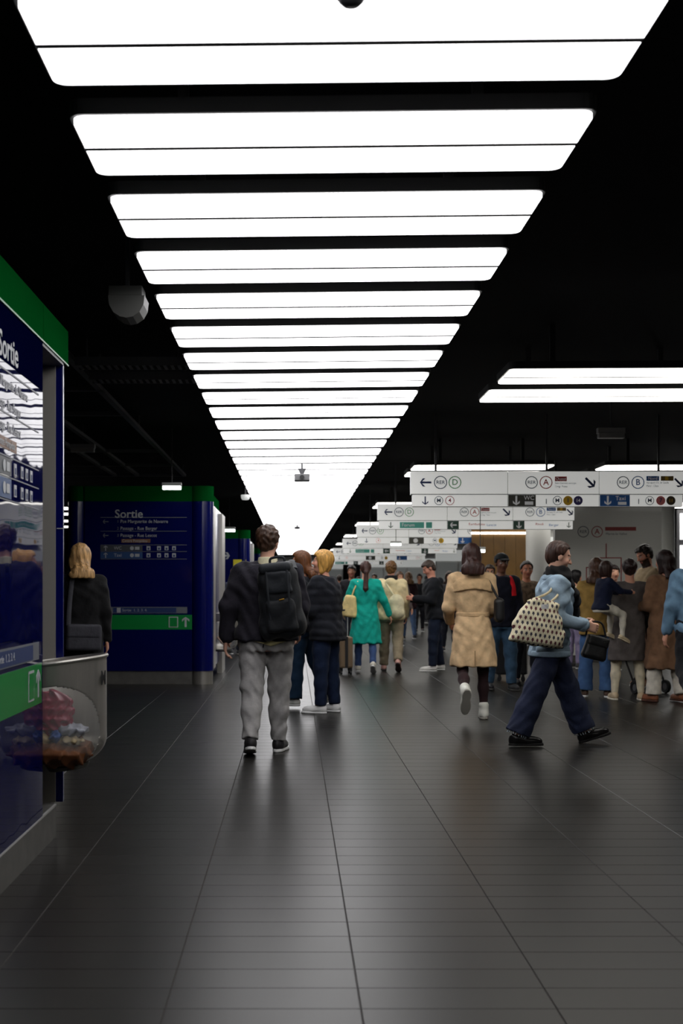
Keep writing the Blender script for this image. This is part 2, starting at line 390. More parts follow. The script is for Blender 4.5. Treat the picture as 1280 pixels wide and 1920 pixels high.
# ------------------------------------------------------------------ ceiling lights
LZ = CAMZ+1.65
def rpoly(x0, x1, y0, y1, r, cor):      # corners cor = set of (sx, sy) that are round
    P = []
    for sx, sy, a0 in ((-1, -1, 180), (1, -1, 270), (1, 1, 0), (-1, 1, 90)):
        cx = x0 if sx < 0 else x1; cy = y0 if sy < 0 else y1
        if (sx, sy) in cor: P += [(cx-sx*r+r*math.cos(R(a0+t)), cy-sy*r+r*math.sin(R(a0+t))) for t in (0, 18, 36, 54, 72, 90)]
        else: P.append((cx, cy))
    return P
def lamp_data(wd, ln, M_diff):
    x, gap = wd/2, .026
    d1 = MB().prism(rpoly(-x, x, 0, ln/2-gap/2, .045, {(-1, -1), (1, -1)}), -.012, .004).data('diffuser', M_diff)
    d2 = MB().prism(rpoly(-x, x, ln/2+gap/2, ln, .045, {(-1, 1), (1, 1)}), -.012, .004).data('diffuser', M_diff)
    f = MB().prism(rpoly(-x-.012, x+.012, -.012, ln+.012, .05, {(-1, -1), (1, -1), (-1, 1), (1, 1)}), .004, .06)
    f.box(-x*.6-.02, -x*.6+.02, ln/2-.02, ln/2+.02, .06, CZ-LZ); f.box(x*.6-.02, x*.6+.02, ln/2-.02, ln/2+.02, .06, CZ-LZ)
    f.box(-x, x, ln/2-gap/2+.0004, ln/2+gap/2-.0004, -.0135, .004)
    return f.data('frame', M_frame), d1, d2
main = lamp_data(1.823, .588, M_diff); side = lamp_data(1.89, .62, M_diff2)
ORD = ['first', 'second', 'third', 'fourth', 'fifth', 'sixth', 'seventh', 'eighth', 'ninth', 'tenth', 'eleventh', 'twelfth', 'thirteenth', 'fourteenth', 'fifteenth', 'sixteenth', 'seventeenth', 'eighteenth', 'nineteenth', 'twentieth']
def lamp(D, x, y, label, group, tilt):
    e = empty('ceiling_light', (x, y, LZ), label, 'ceiling light', group); e.rotation_euler = (0, tilt, 0); W[e] = Matrix.LocRotScale(e.location, e.rotation_euler, None)
    for nm, d in zip(('frame', 'diffuser', 'diffuser'), D):
        o = bpy.data.objects.new(nm, d); COL.objects.link(o); o.parent = e
for n in range(-1, 68):
    y = 4.08-.588+.891*(n-1)
    if n < 1: lb = 'glowing white ceiling panel straight above the viewer, before the first in view'
    elif n <= 20: lb = '%s glowing white ceiling panel of the long central row, counted from the viewer' % ORD[n-1]
    else: lb = 'distant glowing ceiling panel where the central row merges into one white band'
    lamp(main, .139, y, lb, 'light panels of the central ceiling row', -.011)
k = 0
for y0 in (2.0, 9.5, 17.0, 24.5, 32.0, 39.5, 47, 54.5):  # nearest pairs are out of view, added to brighten floor and people at right
    for row, xc in ((0, 2.585), (1, 5.165), (2, 7.75)):
        if row and y0 < 12 and row == 2: continue
        for q in (0, 1):
            if y0 < 5: lb = 'unseen ceiling strip added beyond the right picture edge to light the right-hand floor'
            elif row == 0 and y0 < 10: lb = ('upper', 'lower')[q]+' bright strip of the pair cut by the right picture edge, above the signs'
            elif row == 0 and y0 < 18: lb = ('front', 'rear')[q]+' bright strip directly above the nearest white hanging sign, left half'
            elif row == 1 and y0 < 18 and y0 > 12: lb = ('front', 'rear')[q]+' bright strip above the right end of the nearest hanging sign'
            else: lb = 'distant bright ceiling strip above and between the white hanging signs'
            lamp(side, xc, y0+q*1.0, lb, 'ceiling strips over the sign side of the hall', -.005)
for y0 in (24, 26, 28, 31, 34, 37): lamp(side, -5.6, y0, 'far ceiling strip left of the blue kiosk, seen past the near steel post', 'ceiling strips beyond the blue kiosk', 0)
# ------------------------------------------------------------------ ceiling fittings
M_bar = mat('ceiling_bar', (.10, .10, .10), .6)
e = empty('ceiling_grid_frame', (-2.4, 16, 3.18), 'dark suspended bar grid under the black ceiling at left', 'ceiling grid')
for X, ya, yb in ((-1.84, 8.5, 21.2), (-2.62, 8.5, 21.2), (-3.0, 8.5, 21.2), (-3.9, 8.5, 21.2)): MB().box(X-.03, X+.03, ya, yb, 3.16, 3.20).obj('long_bar', M_bar, e)
for Y in (9.1, 11.98, 13.7, 17.4, 19.4, 21.2): MB().box(-4.6, -1.81, Y-.03, Y+.03, 3.16, 3.20).obj('cross_bar', M_bar, e)
for X in (-4, -1.84):
    for Y in (9, 15, 21): MB().box(X-.008, X+.008, Y-.008, Y+.008, 3.2, CZ).obj('hanger_rod', M_bar, e)
for Y, lb in ((10.25, 'nearer perforated grey cable tray beside the central light row'), (10.95, 'farther perforated grey cable tray beside the central light row')):
    e = empty('cable_tray', (-1.4, Y, 3.1), lb, 'cable tray')
    MB().box(-1.78, -.86, Y-.01, Y, 3.10, 3.17).obj('side_rail', M_bar, e); MB().box(-1.78, -.86, Y+.2, Y+.21, 3.10, 3.17).obj('side_rail', M_bar, e)
    for k in range(16): MB().box(-1.76+k*.058, -1.735+k*.058, Y, Y+.2, 3.10, 3.108).obj('rung', M_bar, e)
    for X in (-1.7, -.95): MB().box(X-.006, X+.006, Y+.09, Y+.11, 3.1, CZ).obj('hanger_rod', M_bar, e)
e = empty('loudspeaker', (-.916, 6.9, 2.9), 'grey half-round loudspeaker hanging under the ceiling above the near kiosk', 'loudspeaker')
M_spk = mat('speaker_grey', (.075, .075, .07), .5)
MB().box(-1.01, -.825, 6.86, 7.02, 2.885, 2.94, .006).obj('bracket', M_spk, e)
sp = MB(); prof = [(-.1, 0), (-.094, -.05), (-.072, -.09), (-.036, -.115), (0, -.122), (.036, -.115), (.072, -.09), (.094, -.05), (.1, 0)]
MSP = Matrix(((1, 0, 0, -.912), (0, 0, 1, 6.86), (0, 1, 0, 2.886), (0, 0, 0, 1)))
sp.prism(prof, 0, .20, MSP); o = sp.obj('housing', M_spk, e)
for k in range(7):
    a = R(205+k*21); MB().box(-.006, .006, 6.89, 7.03, .0985, .1005).obj('grille_slot', M_mgrey, e, loc=(-.912, 0, 2.886), rot=(0, 0, 0)).rotation_euler = (0, math.pi/2-a, 0)
MB().box(-.925, -.905, 6.93, 6.95, 2.94, CZ).obj('drop_rod', M_dgrey, e)
def box_lamp(x, y, z, wx, hz, label, lit):
    e = empty('emergency_light', (x, y, z), label, 'emergency light')
    MB().box(x-wx/2, x+wx/2, y-.04, y+.05, z+hz*.45, z+hz, .004).obj('housing', M_lgrey, e)
    MB().box(x-wx/2+.008, x+wx/2-.008, y-.045, y+.045, z, z+hz*.5, .006).obj('lens', mat('lens_lit', (.9, 1, .93), .4, emit=6.) if lit else mat('lens_off', (.5, .5, .48), .4), e)
    MB().box(x-.006, x+.006, y-.006, y+.006, z+hz, CZ).obj('drop_rod', M_dgrey, e)
box_lamp(fx(155, 15.8), 15.8, fz(848, 15.8), .31, .10, 'unlit grey emergency light box under the left ceiling grid', False)
box_lamp(fx(1145, 13.9), 13.9, fz(822, 13.9), .30, .115, 'unlit grey emergency light box below the pair of bright strips', False)
box_lamp(fx(322, 16.2), 16.2, fz(918, 16.2), .25, .09, 'small lit emergency light in front of the large blue kiosk', True)
box_lamp(fx(430, 29), 29, fz(997, 29), .27, .11, 'small lit emergency light in front of the farther blue kiosk', True)
box_lamp(fx(742, 25), 25, fz(1023, 25), .22, .09, 'small lit emergency light under the third hanging sign', True)
box_lamp(fx(900, 20), 20, fz(1036, 20), .16, .09, 'small lit emergency light behind the head of the trench coat wearer', True)
e = empty('dome_lamp', (fx(460, 20.9), 20.9, fz(938, 20.9)), 'small pale dome lamp at the left edge of the light row', 'dome lamp')
MB().lathe([(0, 0), (.05, .006), (.07, .03), (.075, .06), (.075, .09), (0, .09)], e.location).obj('dome', mat('dome_pale', (.7, .72, .7), .3, emit=.5), e, smooth=True)
MB().box(e.location.x-.01, e.location.x+.01, 20.89, 20.91, e.location.z+.09, CZ).obj('drop_rod', M_dgrey, e)
def ccam(x, y, z, s, label):
    e = empty('security_camera', (x, y, z), label, 'camera')
    MB().box(x-.1*s, x+.1*s, y-.13*s, y+.13*s, z, z+.085*s, .008*s).obj('housing', M_mgrey, e)
    MB().lathe([(0, 0), (.03*s, 0), (.03*s, .02*s), (0, .02*s)], (x, y-.135*s, z+.04*s), 14, M=Matrix.Rotation(R(90), 4, 'X')).obj('lens', M_rubber, e)
    MB().prism([(-.02*s, 0), (.02*s, 0), (.055*s, .08*s), (-.055*s, .08*s)], -.03*s, .03*s, Matrix(((1, 0, 0, x), (0, 0, 1, y), (0, 1, 0, z+.085*s), (0, 0, 0, 1)))).obj('mount', M_dgrey, e)
    MB().box(x-.012*s, x+.012*s, y-.012, y+.012, z+.16*s, CZ).obj('drop_rod', M_dgrey, e)
ccam(fx(566, 16.6), 16.6, fz(902, 16.6), 1, 'dark security camera hanging under the central light row')
ccam(fx(557, 33), 33, fz(992, 33), .75, 'tiny dark security camera far along the central light row')
e = empty('smoke_detector', (fx(658, 3.3), 3.3, fz(12, 3.3)), 'dark round detector hanging under the first light panel at the top edge', 'smoke detector')
MB().lathe([(0, 0), (.022, .002), (.034, .014), (.038, .03), (.052, .032), (.055, .05), (0, .05)], e.location, 28).obj('dome', M_dgrey, e, smooth=True)
MB().box(e.location.x-.012, e.location.x+.012, 3.288, 3.312, e.location.z+.05, CZ).obj('drop_rod', M_dgrey, e)
# ------------------------------------------------------------------ blue kiosks
def icon_runner(F, u, v, s, m, parent):
    flat(F, 'pictogram', [(u-.25*s, v-.5*s), (u-.12*s, v-.5*s), (u+.0*s, v-.15*s), (u+.18*s, v-.38*s), (u+.4*s, v-.38*s), (u+.4*s, v-.28*s), (u+.22*s, v-.27*s), (u+.08*s, v-.02*s), (u+.12*s, v+.15*s), (u+.32*s, v+.05*s), (u+.36*s, v+.14*s), (u+.1*s, v+.3*s), (u-.2*s, v+.2*s), (u-.3*s, v-.02*s), (u-.2*s, v-.05*s), (u-.13*s, v+.1*s), (u-.05*s, v+.1*s), (u-.1*s, v-.1*s)], m, parent, .003)
    disc(F, u+.13*s, v+.42*s, .09*s, m, parent, 'pictogram', .003)
def info_face(F, part, lines=True, tx=0.):
    """F: u to the reader's right with 0 at the right end of the panel, v = height above floor"""
    if lines:
        text(F, -1.03+tx, 2.265+tx*.4, 'Sortie', .155, M_white, part, bold=.012)
        rect(F, 'rule', -1.22, -.07, 2.218, 2.226, M_grey, part)
        arrow(F, -1.15, 2.166, .075, 180, M_grey, part); text(F, -1.0, 2.168, '1', .055, M_grey, part); text(F, -.955, 2.168, 'Pce Marguerite de Navarre', .064, M_white, part, sx=.9)
        text(F, -1.0, 2.075, '2', .055, M_grey, part); text(F, -.955, 2.075, 'Passage - Rue Berger', .064, M_white, part, sx=.9)
        rect(F, 'rule', -1.22, -.07, 2.036, 2.042, M_grey, part)
        arrow(F, -1.15, 1.982, .075, 180, M_grey, part); text(F, -1.0, 1.982, '3', .055, M_grey, part); text(F, -.955, 1.982, 'Passage - Rue Lescot', .064, M_white, part, sx=.9)
        rect(F, 'band', -.94, -.555, 1.885, 1.935, mat('brown_print', srgb((120, 84, 58)), .5), part); text(F, -.93, 1.91, 'Centre Pompidou', .05, M_white, part, off=.0035, sx=.92)
        rect(F, 'rule', -1.22, -.07, 1.853, 1.859, M_grey, part)
        rect(F, 'band', -1.22, -.66, 1.775, 1.85, mat('slate_print', srgb((62, 66, 72)), .5), part); rect(F, 'rule', -1.22, -.07, 1.765, 1.771, M_grey, part)
        rect(F, 'band', -1.22, -.66, 1.675, 1.762, mat('sky_print', srgb((28, 66, 116)), .5), part); rect(F, 'rule', -1.22, -.07, 1.665, 1.671, M_grey, part)
        for v in (1.812, 1.718):
            arrow(F, -1.15, v, .07, 90, M_white, part, off=.0035); text(F, -1.04, v, 'WC' if v > 1.8 else 'Taxi', .06, M_white, part, off=.0035)
            disc(F, -.80, v, .026, M_white, part, 'pictogram', .0035); rect(F, 'pictogram', -.76, -.70, v-.02, v+.02, M_white, part, .0035)
            for u in (-.58, -.44, -.34, -.24): rect(F, 'pictogram', u-.025, u+.025, v-.027, v+.027, M_white, part); rect(F, 'pictogram', u-.012, u+.012, v-.02, v+.008, M_navy, part, .003)
            text(F, -.60, v, '1.', .05, M_white, part)
    rect(F, 'strip', -1.22, -.065, .945, 1.03, M_grey, part); rect(F, 'strip', -1.05, -.21, .952, 1.02, M_navy, part, .0025)
    rect(F, 'pictogram', -1.0, -.95, .955, 1.018, M_white, part, .0045); text(F, -.93, .986, 'Sortie  1. 2. 3. 4.', .05, M_white, part, off=.0045)
    rect(F, 'green_band', -1.25, .0, .73, .925, M_greenb, part)
    rect(F, 'pictogram', -.31, -.185, .757, .9, M_white, part, .0025); rect(F, 'pictogram', -.297, -.198, .768, .889, M_greenb, part, .0045); icon_runner(F, -.247, .825, .11, M_white, part)
    arrow(F, -.085, .83, .135, 90, M_white, part, wd=.2, off=.0025)
def column(mb, cx, cy, r, z0, z1): return mb.lathe([(0, z0), (r, z0), (r, z1), (0, z1)], (cx, cy, 0), 32)
# the near kiosk: its long face runs along the hall, niche with a bin at its end
XW = -1.232
kio = empty('kiosk', (-2.2, 4.5, 0), 'near glossy blue kiosk wall with green fascia, cut by the left picture edge', 'kiosk')
pn = MB().box(XW-.03, XW, 2.2, 6.18, .17, 2.255).obj('face_panel', M_bluep, kio); MB().box(XW-.03, XW, 2.2, 6.18, 2.258, 2.50).obj('header_panel', mat('blue_matt', srgb((2, 4, 34)), .6, spec=0), kio)
info_face(frame((XW, 6.18-.035, 0), (0, 1, 0)), pn, tx=.13)
MB().box(-3.1, XW-.03, 2.2, 6.15, .17, 2.5).obj('body', M_blue, kio)
MB().box(-3.1, -1.62, 6.15, 6.74, .17, 2.5).obj('niche_wall', M_blue, kio)
fa = MB(); fa.box(-3.1, XW+.004, 2.2, 6.176, 2.50, 2.685); fa.obj('fascia', M_green, kio)
MB().box(-3.1, XW+.004, 6.184, 6.86, 2.50, 2.685).obj('fascia', M_green, kio)
MB().box(-3.0, XW+.001, 6.176, 6.184, 2.50, 2.684).obj('fascia_joint', mat('joint_pale', (.25, .45, .3), .4), kio)
MB().box(XW-.002, XW+.007, 2.2, 6.86, 2.496, 2.504).obj('fascia_edge', mat('joint_pale', (.25, .45, .3), .4), kio)
MB().box(-1.7, XW, 6.18, 6.74, 2.48, 2.5).obj('soffit', M_mgrey, kio)
MB().box(-1.42, -1.276, 6.74, 6.80, .14, 2.49).obj('end_post', mat('satin_steel', (.30, .285, .25), .5, metal=.25), kio)
MB().box(-3.1, -1.237, 6.755, 6.785, .14, 2.5, .004).obj('end_column', M_blue, kio)
MB().box(-1.27, -1.236, 6.752, 6.758, 1.606, 1.611).obj('column_joint', M_lgrey, kio)
MB().box(-3.1, XW, 2.2, 6.53, 0, .165).obj('plinth', M_steeld, kio)
MB().box(-3.05, -1.30, 6.53, 6.84, 0, .14).obj('plinth', M_steeld, kio)
MB().box(XW-.01, XW+.0015, 2.2, 6.53, .158, .168).obj('plinth_edge', M_lgrey, kio)
# free-standing kiosks further on
def kiosk(y, xl, xr, label, full=True):
    k = empty('kiosk', ((xl+xr)/2, y, 0), label, 'kiosk')
    pn = MB().box(xl+.24, xr-.28, y, y+.04, .178, 2.436).obj('face_panel', M_bluef, k)
    MB().box(xl+.05, xr-.05, y+.04, y+3.0, .178, 2.436).obj('body', M_blue, k)
    MB().box(xl+.24, xr-.28, y-.004, y+.05, 2.436, 2.64).obj('fascia', M_green, k)
    MB().box(xl+.1, xr-.1, y+.05, y+3.0, 2.436, 2.64).obj('fascia', M_green, k)
    for cx, r in ((xl+.13, .125), (xr-.15, .15)):
        c = column(MB(), cx, y+.10, r, .178, 2.436).obj('corner_column', M_blue, k, smooth=True)
        column(MB(), cx, y+.10, r+.003, 2.436, 2.64).obj('column_cap', M_green, c, smooth=True)
        column(MB(), cx, y+.10, r-.01, 0, .178).obj('column_foot', M_steel, c, smooth=True)
    MB().box(xl+.24, xr-.28, y+.02, y+2.95, 0, .178).obj('plinth', M_steeld, k)
    MB().box(xr-.10, xr-.02, y+.34, y+.9, .178, 2.40).obj('steel_edge', M_steel, k)
    MB().box(xr-.08, xr-.005, y+2.2, y+3.0, 0, 2.40).obj('steel_edge', M_steel, k)
    if full: info_face(frame((xr-.28, y, 0)), pn)
    return k, pn
kiosk(16.75, -3.02, -1.07, 'large blue kiosk with green top and exit list facing the viewer')
k2, pn2 = kiosk(29.6, -3.3, -1.02, 'farther blue kiosk with a white arrow and yellow poster', False)
F2 = frame((-1.3, 29.6, 0)); arrow(F2, fx(422, 29.6)+1.3, fz(1042, 29.6), .22, 0, M_white, pn2, wd=.2)
o = rect(frame((0, 29.56, 0)), 'poster', fx(437, 29.5), fx(461, 29.5), fz(1086, 29.5), fz(1049, 29.5), mat('yellow_print', srgb((214, 200, 40)), .5), k2)
kiosk(43, -3.3, -1.02, 'farthest small blue kiosk, partly hidden behind the backpack wearer', False)
# ------------------------------------------------------------------ bins
M_clear = mat('clear_plastic', (.86, .88, .86), .12, alpha=.16, spec=.6)
def trash_bin(cx, cy, label, tilt, NA=160, NZ=90):
    b = empty('litter_bin', (cx, cy, .36), label, 'bin')
    zt, zb = .912, .37; M = Matrix.Translation((cx, cy, zt)) @ Matrix.Rotation(tilt, 4, 'Y') @ Matrix.Translation((0, 0, -zt))
    def rad(z):
        t = (z-zb)/(zt-zb)
        if t < .28: q = 1-t/.28; return .215*math.sqrt(max(0, 1-q**2.2))*.98+.004 if t > 0 else .09
        return .215+(.262-.215)*(t-.28)/.72
    st, cl = MB(), MB(); n = NA; Z = [zb+(zt-zb)*i/NZ for i in range(NZ+1)]
    for i in range(NZ):
        for k in range(n):
            a0, a1 = 2*math.pi*k/n, 2*math.pi*(k+1)/n; am = (a0+a1)/2; zm = (Z[i]+Z[i+1])/2
            da = (am-R(265)+math.pi) % (2*math.pi)-math.pi
            t = (da/1.22)**2+((zm-.545)/.255)**2
            q = [M @ Vector((rad(z)*math.cos(a), rad(z)*math.sin(a), z)) for a, z in ((a0, Z[i]), (a1, Z[i]), (a1, Z[i+1]), (a0, Z[i+1]))]
            (cl if t < 1 else st).poly(q, [(0, 1, 2, 3)])
    for q, nm, m in ((st, 'steel_shell', M_steel), (cl, 'clear_window', M_clear)):
        o = q.obj(nm, m, b)
        import bmesh
        bm = bmesh.new(); bm.from_mesh(o.data); bmesh.ops.remove_doubles(bm, verts=bm.verts, dist=1e-5); bm.to_mesh(o.data); bm.free()
        o.data.polygons.foreach_set('use_smooth', [True]*len(o.data.polygons))
        if nm == 'steel_shell': md = o.modifiers.new('solid', 'SOLIDIFY'); md.thickness = .004
    MB().lathe([(.258, -.012), (.268, -.008), (.272, .0), (.268, .008), (.258, .008), (.256, 0), (.258, -.012)], (0, 0, 0), 48, M=M @ Matrix.Translation((0, 0, zt))).obj('rim', M_steel, b, smooth=True)
    MB().lathe([(.0, 0), (.10, 0), (.11, .02), (.09, .03), (0, .03)], (0, 0, 0), 32, M=M @ Matrix.Translation((0, 0, zb-.012))).obj('base_ring', M_steeld, b, smooth=True)
    MB().box(cx-.40, cx-.24, cy-.06, cy+.06, .62, .74).obj('bracket', M_steeld, b)
    a = R(342); P = M @ Vector((.2535*math.cos(a), .2535*math.sin(a), .80)); xa = Vector((-math.sin(a), math.cos(a), 0))
    o = text(frame(P, xa, (0, 0, 1)), 0, 0, 'M', .10, M_rubber, b, 'CENTER', bold=.02, off=.006, sx=.7); return b
trash_bin(-1.222, 6.46, 'steel and clear plastic litter bin on the near kiosk, full of rubbish', R(-7))
trash_bin(-1.02, 18.3, 'distant litter bin with clear window on the side of the large blue kiosk', 0, 56, 30)
def crumple(name, c, r, m, label, cat, seed, amp=.25, fr=14):
    F = Fld(); F.ell(c, r, k=0); rs = random.Random(seed); ph = [rs.uniform(0, 6) for _ in range(6)]; mn = min(r)
    F.warp(lambda X, Y, Z: amp*mn*(np.abs(np.sin(X*fr*1.7+ph[0]+2*np.sin(Z*fr+ph[1])))+np.abs(np.sin(Z*fr*1.9+ph[2]+2*np.sin(Y*fr+ph[3])))+np.abs(np.sin(Y*fr*2.1+ph[4]+X*fr))-1.4))
    e = sobj(F, name, m, .006, off=c); e.location = c; W[e] = Matrix.Translation(c); return tag(e, label, cat)
bx, by = -1.20, 6.42
crumple('crumpled_wrapper', (bx-.01, by-.09, .665), (.11, .07, .115), mat('pink_film', srgb((140, 26, 58)), .35), 'crumpled red-pink wrapper near the top of the near bin', 'wrapper', 1, .16, 34)
crumple('crumpled_paper', (bx+.095, by-.10, .575), (.08, .07, .035), mat('white_paper', srgb((150, 152, 162)), .6), 'crumpled white paper in the middle of the near bin', 'paper', 2, .3, 40)
crumple('crumpled_paper', (bx+.085, by-.12, .525), (.065, .05, .026), mat('cream_paper', srgb((160, 142, 108)), .6), 'crumpled cream paper below the white one in the near bin', 'paper', 3, .3, 44)
crumple('crumpled_wrapper', (bx+.012, by-.14, .548), (.034, .03, .036), mat('blue_film', srgb((20, 70, 140)), .3), 'small blue wrapper ball beside the crumpled paper in the bin', 'wrapper', 4, .3, 50)
crumple('paper_bag', (bx+.02, by-.02, .46), (.165, .165, .085), mat('brown_paper', srgb((112, 66, 34)), .7), 'brown paper bag at the bottom of the near bin', 'paper bag', 5, .18, 22)
crumple('paper_cup', (bx-.06, by-.10, .51), (.05, .04, .055), mat('tan_paper', srgb((170, 150, 110)), .6), 'tan crushed cup behind the blue wrapper in the near bin', 'cup', 6, .2, 26)
crumple('crumpled_paper', (-.98, 18.2, .56), (.12, .1, .10), mat('peach_paper', srgb((190, 150, 120)), .6), 'pale peach rubbish filling the distant bin', 'paper', 7, .25, 22)
# ------------------------------------------------------------------ hanging signs
M_red = mat('red_print', srgb((196, 40, 44)), .5); M_lblue = mat('blue_print', srgb((40, 110, 190)), .5); M_lgreen = mat('green_print', srgb((90, 170, 110)), .5)
M_yel = mat('amber_print', srgb((240, 190, 20)), .5); M_brn = mat('ochre_print', srgb((140, 110, 40)), .5); M_pink = mat('rose_print', srgb((240, 130, 130)), .5); M_teal = mat('teal_print', srgb((90, 190, 170)), .5)
M_dgreen = mat('bottle_print', srgb((40, 78, 62)), .5); M_wpr = mat('white_ink', (.85, .85, .85), .5, emit=.08); M_txt = mat('slate_ink', srgb((60, 80, 110)), .5); M_khaki = mat('khaki_print', srgb((72, 72, 62)), .5)
def ring_txt(F, u, v, r, s, m, p, fill=False, tm=None):
    if fill: disc(F, u, v, r, m, p, 'line_badge')
    else: disc(F, u, v, r, m, p, 'line_badge', ring=r*.14)
    text(F, u, v, s, r*(1.3 if len(s) == 1 else (.78 if len(s) == 3 else 1.0)), tm or m, p, 'CENTER', bold=.012, off=.0035)
def hanging_sign(y, label, lower, small=False):
    xl, xr = 1.385, 4.625; b = [xl, 2.53, 3.61, xr]; zt, zm, zb = 2.66, 2.395, 2.245
    e = empty('hanging_sign', (3.0, y, zb), label, 'sign')
    for X in (xl+.3, 3.0, xr-.3): MB().box(X-.012, X+.012, y+.05, y+.07, zt, CZ).obj('hanger_rod', M_dgrey, e)
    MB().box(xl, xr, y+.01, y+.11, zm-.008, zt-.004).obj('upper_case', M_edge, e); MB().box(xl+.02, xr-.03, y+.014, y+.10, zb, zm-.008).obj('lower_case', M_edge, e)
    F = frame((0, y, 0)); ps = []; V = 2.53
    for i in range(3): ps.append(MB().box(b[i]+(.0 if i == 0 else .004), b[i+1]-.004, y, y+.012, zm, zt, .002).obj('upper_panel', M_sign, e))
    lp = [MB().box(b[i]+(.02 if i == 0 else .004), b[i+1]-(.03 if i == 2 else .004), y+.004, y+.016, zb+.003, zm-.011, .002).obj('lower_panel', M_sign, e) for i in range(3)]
    arrow(F, 1.56, V, .135, 180, M_navy, ps[0], wd=.17); ring_txt(F, 1.735, V, .078, 'RER', M_txt, ps[0]); ring_txt(F, 1.905, V, .075, 'D', M_lgreen, ps[0])
    ring_txt(F, 2.81, V, .074, 'RER', M_txt, ps[1]); ring_txt(F, 2.98, V, .076, 'A', M_red, ps[1]); rect(F, 'badge', 3.085, 3.225, 2.545, 2.60, M_red, ps[1]); text(F, 3.155, 2.572, 'Ouest', .05, M_wpr, ps[1], 'CENTER', off=.003)
    text(F, 3.085, 2.522, 'Saint-Germain-en-Laye', .034, M_txt, ps[1], sx=.8); text(F, 3.085, 2.483, 'Cergy  Poissy', .034, M_txt, ps[1], sx=.8); arrow(F, 3.50, V, .15, -45, M_navy, ps[1], wd=.18)
    ring_txt(F, 3.89, V, .074, 'RER', M_txt, ps[2]); ring_txt(F, 4.065, V, .076, 'B', M_lblue, ps[2]); rect(F, 'badge', 4.165, 4.315, 2.55, 2.605, M_lblue, ps[2]); text(F, 4.24, 2.577, 'Nord', .05, M_wpr, ps[2], 'CENTER', off=.003)
    rect(F, 'badge', 4.335, 4.485, 2.55, 2.605, M_brn, ps[2]); rect(F, 'badge', 4.385, 4.425, 2.555, 2.60, M_yel, ps[2], .003); text(F, 4.165, 2.527, 'Aeroport Ch. de Gaulle', .034, M_txt, ps[2], sx=.8); text(F, 4.165, 2.488, 'Mitry - Claye', .034, M_txt, ps[2], sx=.8)
    arrow(F, 4.545, V, .13, -45, M_navy, ps[2], wd=.18)
    FL = frame((0, y+.004, 0)); v = 2.316
    if lower == 0:
        arrow(FL, 1.555, v, .10, -90, M_navy, lp[0], wd=.15); ring_txt(FL, 1.715, v, .052, 'M', M_txt, lp[0]); ring_txt(FL, 1.845, v, .054, '4', mat('plum_print', srgb((176, 50, 84)), .5), lp[0])
        rect(FL, 'arrow_block', 2.535, 2.86, zb+.004, zm-.012, M_khaki, lp[1]); arrow(FL, 2.63, v, .11, -90, M_wpr, lp[1], wd=.2, off=.003); text(FL, 2.72, v+.03, 'WC', .07, M_wpr, lp[1], off=.003); rect(FL, 'pictogram', 2.73, 2.83, v-.05, v-.01, M_wpr, lp[1], .003)
        ring_txt(FL, 3.115, v, .054, 'M', M_txt, lp[1]); ring_txt(FL, 3.24, v, .056, '1', M_yel, lp[1], True, M_navy); ring_txt(FL, 3.36, v, .054, '14', mat('violet_print', srgb((60, 50, 120)), .5), lp[1], True, M_wpr); rect(FL, 'pictogram', 2.98, 2.99, v-.04, v+.02, M_txt, lp[1])
        rect(FL, 'arrow_block', 3.616, 3.97, zb+.004, zm-.012, M_lblue, lp[2]); arrow(FL, 3.71, v, .11, -90, M_wpr, lp[2], wd=.2, off=.003); text(FL, 3.80, v+.025, 'Taxi', .07, M_wpr, lp[2], off=.003); rect(FL, 'pictogram', 3.83, 3.93, v-.05, v-.015, M_wpr, lp[2], .003)
        ring_txt(FL, 4.205, v, .052, 'M', M_txt, lp[2]); ring_txt(FL, 4.335, v, .054, '7', M_pink, lp[2], True, M_navy); ring_txt(FL, 4.455, v, .054, '11', mat('umber_print', srgb((70, 52, 24)), .5), lp[2], True, M_yel); rect(FL, 'pictogram', 4.07, 4.08, v-.04, v+.02, M_txt, lp[2])
    elif lower == 1:
        arrow(FL, 1.60, v, .10, -90, M_dgreen, lp[0], wd=.15); rect(FL, 'badge', 1.75, 2.15, zb+.02, zm-.03, M_teal, lp[0]); rect(FL, 'badge', 2.18, 2.28, zb+.02, zm-.03, M_teal, lp[0]); text(FL, 1.78, v, 'Forum', .08, M_wpr, lp[0], off=.003)
        rect(FL, 'arrow_block', 2.535, 2.72, zb+.004, zm-.012, M_dgreen, lp[1]); arrow(FL, 2.63, v, .11, 180, M_wpr, lp[1], wd=.2, off=.003); text(FL, 2.88, v+.015, 'Rambuteau', .06, M_red, lp[1]); text(FL, 3.18, v, 'Lescot', .06, M_lblue, lp[1])
        rect(FL, 'arrow_block', 3.616, 3.80, zb+.004, zm-.012, M_dgreen, lp[2]); arrow(FL, 3.71, v, .11, -90, M_wpr, lp[2], wd=.2, off=.003); text(FL, 3.98, v+.015, 'Rivoli', .06, M_red, lp[2]); text(FL, 4.2, v, 'Berger', .06, M_lblue, lp[2]); arrow(FL, 4.53, v, .09, -90, M_dgreen, lp[2])
    else:
        arrow(FL, 1.60, v, .10, -90, M_navy, lp[0], wd=.15); ring_txt(FL, 1.86, v, .052, '4', M_pink, lp[0])
        rect(FL, 'arrow_block', 2.535, 2.86, zb+.004, zm-.012, M_khaki, lp[1]); disc(FL, 2.68, v, .05, M_wpr, lp[1], 'pictogram', .003); ring_txt(FL, 3.24, v, .058, '1', M_yel, lp[1], True, M_navy); ring_txt(FL, 3.10, v, .052, 'M', M_txt, lp[1])
